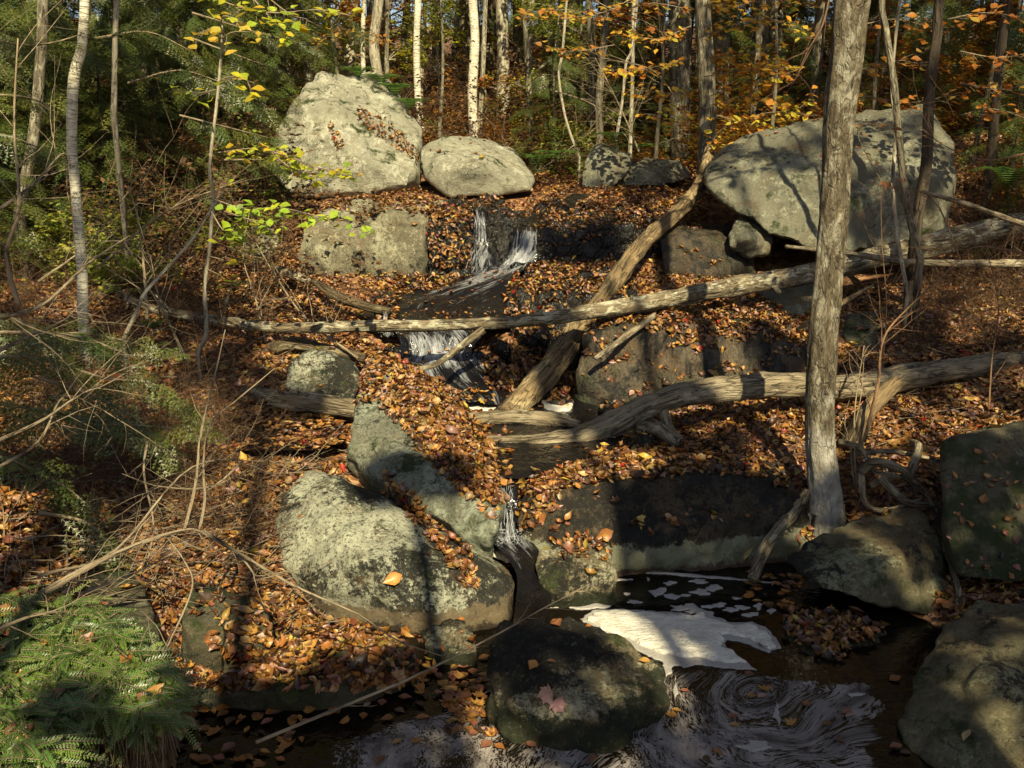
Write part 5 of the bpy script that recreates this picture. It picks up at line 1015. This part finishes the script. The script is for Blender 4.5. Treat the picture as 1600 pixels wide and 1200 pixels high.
leafy('beech_branch', 'few yellow leaves below the lime green branch on the sapling', [[P(325,400,7.3),P(345,405,7.2),P(360,410,7.2)],[P(322,420,7.3),P(345,430,7.2)],[P(330,280,7.3),P(350,285,7.2)]], YEL, 6, 6, .07)
leafy('beech_branch', 'golden and orange beech foliage above the huge right boulder', [[P(1100,240,11.8),P(1130,200,11.6),P(1180,180,11.4),P(1230,175,11.2),P(1290,185,11.2)],[P(1100,200,12),P(1150,160,11.8),P(1200,130,11.6),P(1240,110,11.5)],[P(1110,150,12),P(1160,130,11.8),P(1200,100,11.7)],[P(1080,190,11.8),P(1050,180,11.7),P(1010,178,11.7)],[P(1130,230,11.5),P(1190,215,11.4),P(1260,160,11.3)],
   [P(1110,220,11.9),P(1150,230,11.7),P(1200,200,11.5)],[P(1100,170,12),P(1170,150,11.7),P(1220,165,11.5)],[P(1120,180,11.6),P(1180,195,11.5),P(1250,200,11.4)]], ([(.62, .34, .04), (.58, .46, .05), (.50, .22, .03), (.55, .48, .05)], [.35, .25, .25, .15]), 7, 13, .09, side=.2)
leafy('beech_branch', 'wide golden beech boughs above the mottled trunk', [[P(1090,60,12),P(1140,40,11.8),P(1200,30,11.7),P(1260,45,11.6)],[P(1100,90,12),P(1150,85,11.8),P(1210,75,11.7)],[P(1080,40,12.5),P(1030,60,12.4),P(970,55,12.4)],[P(1080,90,12.5),P(1020,105,12.4),P(950,110,12.4)],[P(1100,120,12),P(1160,110,11.8),P(1230,105,11.7)],[P(1090,10,12),P(1150,5,11.8),P(1230,0,11.7)],[P(1090,140,12.3),P(1040,145,12.3),P(990,140,12.3)]], ([(.62, .36, .04), (.58, .46, .05), (.50, .22, .03)], [.4, .3, .3]), 17, 22, .085, side=.2)
leafy('beech_branch', 'orange beech boughs high left of the mottled trunk', [[P(1000,-10,12),P(940,20,11.8),P(880,15,11.7),P(820,20,11.7)],[P(960,70,13),P(900,80,13),P(850,75,13)],[P(620,70,16),P(560,50,16),P(500,60,16)]], ([(.55, .28, .04), (.50, .36, .05), (.42, .18, .03)], [.4, .3, .3]), 18, 16, .085, side=.22)
leafy('beech_branch', 'orange leaved branch at the top centre before the dark woods', [[P(900,-20,9.5),P(960,15,9.4),P(1020,5,9.3),P(1080,15,9.3)],[P(880,30,9.5),P(930,25,9.5),P(990,40,9.4)],[P(960,10,9.5),P(1000,30,9.4),P(1040,50,9.4)]], ORA, 8, 9, .085)
leafy('beech_branch', 'dim orange foliage right of the near tree against the dark slope', [[P(1340,110,10),P(1400,95,10),P(1440,100,10)],[P(1500,80,9),P(1560,90,9),P(1620,80,9)],[P(1480,30,9),P(1540,20,9),P(1620,30,9)],[P(1350,150,10),P(1420,160,10),P(1480,150,10)],[P(1500,130,9.5),P(1570,140,9.5),P(1620,120,9.5)],[P(1340,40,10),P(1400,30,10),P(1460,45,10)],[P(1500,180,9.5),P(1550,170,9.5),P(1620,190,9.5)]], ([(.50, .20, .03), (.38, .14, .025), (.45, .28, .05)], [.5, .3, .2]), 9, 13, .085, side=.22)
leafy('beech_branch', 'small dry leaves hanging before the huge right boulder', [[P(1380,290,7.4),P(1340,200,7.4),P(1420,195,7.3)],[P(1370,270,7.3),P(1390,300,7.3),P(1410,240,7.3)]], ([(.40, .2, .06), (.3, .13, .05)], [.5, .5]), 10, 4, .06, r=.003)
# ferns
def fern(lab, p, n_, size, seed):
    rng = random.Random(seed); root = empty('fern', p); tag(root, lab, 'fern'); pos, nr, yw, sz = [], [], [], []; T, C = [], []
    for k in range(n_):
        a = 6.28*k/n_+rng.uniform(-.3, .3); pts = catmull([Vector(p), Vector(p)+Vector((math.cos(a)*.45, math.sin(a)*.45, .45))*size, Vector(p)+Vector((math.cos(a), math.sin(a), .35))*size], 9)
        b = rng.uniform(.7, 1.2)
        for j in range(1, len(pts)-1):
            d = (pts[j+1]-pts[j]).normalized(); s_ = d.cross(Vector((0, 0, 1))).normalized(); l = size*.26*math.sin(math.pi*min(.95, (j+3)/(len(pts)+3)))
            for sg in (-1, 1):
                tip = pts[j]+s_*sg*l+d*l*.25-Vector((0, 0, l*.2)); w_ = d*size*.028; T.append((pts[j]-w_, pts[j]+w_, tip)); C.append(np.array([.09, .17, .03])*b)
    tri_obj('frond', np.array([[tuple(v) for v in q_] for q_ in T]), np.array(C), M['leaf'], root)
for lab, pp, s_ in (('first fern on the crest of the largest boulder', P(560,122,14.3), .33), ('fern hanging down the back edge of the largest boulder, upper', P(595,135,14.3), .36), ('fern hanging down the back edge of the largest boulder, middle', P(618,150,14.1), .36), ('fern hanging down the back edge of the largest boulder, lowest', P(640,172,13.9), .34),
                    ('fern on top of the small cracked boulder', P(960,225,13.9), .35), ('fern right of the rounded boulder', P(840,262,13.6), .4), ('fern between rounded and cracked boulders', P(870,255,14), .4), ('fern on the low dim boulder', P(1000,240,14), .3),
                    ('small fern on the bank right of the bent sapling', P(240,515,7.4), .16), ('small fern below the thicket rock', P(365,455,9), .2), ('dark fern on the slope at the right edge', P(1575,290,11), .45), ('small fern against the huge boulder bottom', P(1440,368,9.2), .14)):
    fern(lab, pp, 11, s_, hash(lab) % 97 if False else len(lab))

#@@LEAVES
# ------------------------------------------------------------------ fallen leaves dropped on every surface that carries them
bpy.context.view_layer.update()
VV, FF, SI, off = [], [], [], 0
for si, (o, *_r) in enumerate(SURF):
    me = o.data; a = np.zeros(len(me.vertices)*3); me.vertices.foreach_get('co', a); a = a.reshape(-1, 3)+np.array(o.location)
    VV.append(a); FF += [[v+off for v in p.vertices] for p in me.polygons]; SI += [si]*len(me.polygons); off += len(a)
VV = np.concatenate(VV); bvh = BVHTree.FromPolygons([tuple(v) for v in VV], FF)
BARE = [[(590,630),(545,640),(530,740),(640,800),(745,850),(770,815),(690,745),(625,670)],      # bare left flank of the slanted slab
        ]
rng = random.Random(5); LP, LN, LS = [], [], []; big_l = []
bands = [(2.4, 3.6, 1300), (3.6, 6.2, 2100), (6.2, 9, 1800), (9, 12, 1300), (12, 16, 500), (16, 26, 90), (26, 45, 18)]
for y0, y1, dens in bands:
    xw = lambda y: .60*y+.8
    area = (xw(y0)+xw(y1))*(y1-y0)
    for i in range(int(area*dens)):
        y = rng.uniform(y0, y1); x = rng.uniform(-1, 1)*xw(y)
        h = bvh.ray_cast(Vector((x, y, 12)), Vector((0, 0, -1)))
        if h[0] is None: continue
        p, nr, fi, _d = h
        if nr.z < 0: nr = -nr
        o, cov, lo, hi = SURF[SI[fi]]
        cl_ = noise.noise(Vector((x*2.1, y*2.1, 5)))
        pr = cov*min(1, max(0, (nr.z-lo)/(hi-lo)))
        if cov < .98: pr *= min(1.6, max(.05, 1+2.6*cl_))
        elif SI[fi] == 0: pr *= min(1, .82+cl_*.8)
        if rng.random() > pr: continue
        if p.z < -.02 and SI[fi] == 0: continue
        sx, sy = proj(p)
        if cov > .9 and o is slab and inpoly(sx, sy, BARE[0]): continue
        lift = rng.random()**2*.035 if cov > .5 else rng.random()*.006
        LP.append((p.x, p.y, p.z+.004+lift)); tl = .55 if cov > .15 else .22
        if o is mid or o is f3 or o is pond or o is basin: tl = .05; LP[-1] = (p.x, p.y, p.z+.006)
        LN.append((nr.x+rng.gauss(0, tl), nr.y+rng.gauss(0, tl)-.08, nr.z+.25)); LS.append(min(.10, .044*math.exp(rng.gauss(0, .30)))*(1.0 if y < 12 else 1.2))
STUCK = [([(664,335),(735,330),(735,420),(668,415)], 260, .3), ([(600,738),(640,768),(735,860),(748,930),(715,905),(690,870),(600,768)], 330, .5), ([(430,945),(530,965),(650,985),(660,1000),(700,1060),(560,1070),(420,1060),(320,1000)], 900, .6),
  ([(855,838),(940,832),(962,862),(900,872),(850,866)], 60, .5), ([(800,765),(880,760),(880,790),(820,830),(800,800)], 90, .5), ([(560,165),(600,185),(655,235),(650,255),(590,215),(555,185)], 260, .4), ([(508,190),(520,190),(540,228),(528,232)], 50, .4), ([(1215,965),(1260,955),(1320,960),(1350,1010),(1390,1020),(1370,1050),(1300,1040),(1260,1010)], 260, .6),
  ([(1470,860),(1500,900),(1600,915),(1600,935),(1530,935),(1490,975)], 220, .5), ([(785,640),(800,650),(800,780),(780,790)], 30, .4), ([(1300,760),(1330,790),(1400,800),(1340,810),(1290,830),(1240,850)], 160, .5), ([(600,640),(640,590),(770,740),(785,790),(750,780),(680,710)], 500, .5), ([(600,320),(740,320),(740,345),(640,335)], 200, .5),
  ([(750,540),(850,540),(830,620),(760,610)], 260, .6), ([(1000,505),(1250,520),(1250,535),(1010,520)], 150, .5), ([(575,440),(620,440),(625,520),(590,520)], 220, .5), ([(600,425),(735,430),(690,455),(600,450)], 260, .4), ([(785,455),(830,455),(830,520),(790,520)], 90, .5), ([(735,640),(765,650),(790,760),(760,760)], 160, .5), ([(800,748),(1000,700),(1010,720),(820,775)], 260, .5), ([(640,640),(700,640),(780,740),(785,790),(720,765),(650,700)], 350, .5), ([(280,1040),(640,1050),(620,1075),(300,1080)], 160, .5)]
for poly, cnt, tl in STUCK:
    X0, X1 = min(a for a, b in poly), max(a for a, b in poly); Y0, Y1 = min(b for a, b in poly), max(b for a, b in poly); k = 0
    while k < cnt:
        px, py = rng.uniform(X0, X1), rng.uniform(Y0, Y1)
        if not inpoly(px, py, poly): continue
        k += 1; d = (P(px, py, 5)-cam.location).normalized(); h = bvh.ray_cast(cam.location, d)
        if h[0] is None or SURF[SI[h[2]]][0] in (pool, f4, up1, up2): continue
        n0 = h[1] if h[1].dot(d) < 0 else -h[1]; p = h[0]+n0*rng.uniform(.004, .02)
        LP.append(tuple(p)); LN.append((n0.x+rng.gauss(0, tl), n0.y+rng.gauss(0, tl), n0.z+rng.gauss(0, tl)+.2)); LS.append(rng.uniform(.035, .07))
LP, LN, LS = np.array(LP), np.array(LN), np.array(LS); nL = len(LP)
LC = pick_cols(nL, PAL_L, WT_L, jit=.35)*np.array([.84, .77, .78])
LY = rs.uniform(0, 6.28, nL); LCu = rs.uniform(-1.4, 2.4, nL); LW = rs.uniform(.4, 1.15, nL)
dist = np.linalg.norm(LP-np.array([0, 0, CH]), axis=1); sx = np.array([proj(p) for p in LP])
inside = (sx[:, 0] > 10) & (sx[:, 0] < 1590) & (sx[:, 1] > 10) & (sx[:, 1] < 1190)
nearm = dist < 8.2
order = np.argsort(np.where(inside, dist/LS, 1e9))[:3000]; single = rs.choice(order[:1200], 300, replace=False)
mask = np.ones(nL, bool); mask[single] = False
for nm, sel, tp in (('leaf_litter', mask & nearm & (np.arange(nL) % 10 != 0), T_OVAL), ('leaf_litter', mask & nearm & (np.arange(nL) % 10 == 0), T_MAPLE), ('leaf_litter', mask & ~nearm, T_SIMPLE)):
    s_ = LS[sel]*(1.15 if tp is T_MAPLE else 1)
    o = link(nm, leaves_mesh(nm, LP[sel], LN[sel], LY[sel], s_, LC[sel], tp, LCu[sel], LW[sel]), M['litter']); tag(o, 'dense carpet of fallen brown and orange leaves on the ground and rocks', 'fallen leaves', kind='stuff')
# small fallen twigs lying in the litter
rng = random.Random(15); t = TM()
for i in range(1700):
    if i < 1300: px, py = rng.uniform(0, 520), rng.uniform(560, 1000)
    elif i < 1500: px, py = rng.uniform(1340, 1600), rng.uniform(400, 760)
    else: px, py = rng.uniform(100, 1600), rng.uniform(300, 900)
    d = (P(px, py, 5)-cam.location).normalized(); h = bvh.ray_cast(cam.location, d)
    if h[0] is None or SI[h[2]] != 0 or h[0].y > 14: continue
    a = rng.uniform(0, 6.28); L = rng.uniform(.08, .6); v = Vector((math.cos(a), math.sin(a), rng.uniform(-.05, .3)))
    pts = wander(h[0]+Vector((0, 0, .02)), v, L, 5, rng, .15); r = rng.uniform(.0018, .005); t.tube(pts, [r*(1-.12*k) for k in range(6)], 4)
tag(t.build('twig_litter', M['twig']), 'scattered small dead twigs lying on the leaf litter', 'twigs', kind='stuff')
LMESH = []
for k in range(16):
    me = leaves_mesh('leaf', [(0, 0, 0)], [(0, 0, 1.)], np.array([0.]), [1.], pick_cols(1, PAL_L, WT_L), T_MAPLE if k % 7 == 0 else T_OVAL, np.array([rs.uniform(-.4, 1.)]), np.array([rs.uniform(.7, 1.2)])); me.materials.append(M['litter']); LMESH.append(me)
def one_leaf(name, p, nr, yaw, size, me, parent=None):
    o = bpy.data.objects.new(name, me); COL.objects.link(o); q_ = Vector((0, 0, 1)).rotation_difference(Vector(nr).normalized())@Quaternion((0, 0, 1), yaw)
    o.rotation_mode = 'QUATERNION'; o.rotation_quaternion = q_; o.location = p; o.scale = (size,)*3
    if parent is not None:
        o.parent = parent; o.matrix_parent_inverse = Matrix.Translation(-parent.location)
    return o
for i in single: one_leaf('leaf', LP[i], LN[i], LY[i], LS[i]*1.08, LMESH[i % 16], ground)
# leaves adrift on the lower pool
rng = random.Random(8); drift = [(780,1168),(805,1060),(1148,1134),(1192,1087),(1232,1130),(1293,1130),(1312,1160),(870,1160),(905,1152),(925,1173),(960,1143),(990,1132),(1040,1105),(1045,1118),(830,1165),(620,1160),(595,1188),(648,1158),(1455,1180),(1170,1054),(1070,1080),(1195,1010),(740,1148),(760,1165),(745,1065),(770,1062),(935,922),(1230,925),(1245,930),(1400,1168),(1415,1175),(1460,1188)]
for k in range(150):
    drift.append((rng.uniform(380, 770), rng.uniform(1040, 1110)+rng.gauss(0, 14)))
for k in range(90): drift.append((rng.uniform(690, 775), rng.uniform(1060, 1150)))
for k in range(50): drift.append((rng.uniform(1170, 1260), rng.uniform(895, 950)))
for k in range(60): drift.append((rng.uniform(240, 480), rng.uniform(1080, 1200)))
for k in range(16): drift.append((rng.uniform(900, 1400), rng.uniform(1050, 1195)))
for (px, py) in drift:
    p = PZ(px, py, .008)
    h = bvh.ray_cast(Vector((p.x, p.y, 6)), Vector((0, 0, -1)))
    if h[0] is None or h[0].z > .02: continue
    one_leaf('leaf', p, (rng.gauss(0, .06), rng.gauss(0, .06), 1), rng.uniform(0, 6.28), rng.uniform(.045, .072), LMESH[rng.randint(0, 15)], pool)
# a few leaves that stand out
rng = random.Random(21)
for k in range(26):
    while True:
        px, py = rng.uniform(0, 255), rng.uniform(930, 1190)
        if inpoly(px, py, [(-40,940),(60,925),(130,940),(190,985),(235,1040),(265,1060),(258,1120),(190,1128),(110,1110),(60,1130),(90,1205),(-40,1205)]): break
    tag(one_leaf('fallen_leaf', P(px, py, 3.62-(py-950)*.0040-.12), (rng.gauss(0, .5), -.6, 1), rng.uniform(0, 6.28), rng.uniform(.045, .07), LMESH[k % 16]), 'dry brown leaf caught on top of the bright green yew', 'leaf', 'leaves caught on the yew')
def solo(px, py, Y, nr, yaw, size, colr, lab, tp=T_OVAL):
    me = leaves_mesh('fallen_leaf', [(0, 0, 0)], [(0, 0, 1.)], np.array([0.]), [1.], [colr], tp, np.array([.6]), np.array([1.])); me.materials.append(M['litter'])
    p = P(px, py, Y); d = (p-cam.location).normalized(); h = bvh.ray_cast(cam.location, d)
    if h[0] is not None: p = h[0]-d*.012; nr = h[1] if h[1].dot(d) < 0 else -h[1]
    tag(one_leaf('fallen_leaf', p, nr, yaw, size, me), lab, 'leaf')
solo(615, 905, 4.7, 0, .4, .10, (.55, .24, .05), 'lone orange leaf stuck to the pale lichen boulder')
solo(870, 975, 4.2, 0, 1.9, .09, (.30, .12, .05), 'brown leaf hanging on the top edge of the front rock')
solo(848, 1085, 3.8, 0, .2, .085, (.40, .24, .19), 'large pinkish maple leaf on the front rock', T_MAPLE)
solo(876, 1105, 3.8, 0, 2.2, .075, (.42, .22, .20), 'second pinkish maple leaf below the large one on the front rock', T_MAPLE)
solo(832, 1040, 3.9, 0, 1.2, .07, (.55, .25, .06), 'curled orange leaf on the black top of the front rock')
solo(1512, 1150, 3.5, 0, .6, .06, (.45, .33, .16), 'small tan leaf on the corner boulder')
solo(945, 835, 5.3, 0, .5, .11, (.32, .13, .04), 'brown leaf standing on the pool rock')
print('leaves', nL)
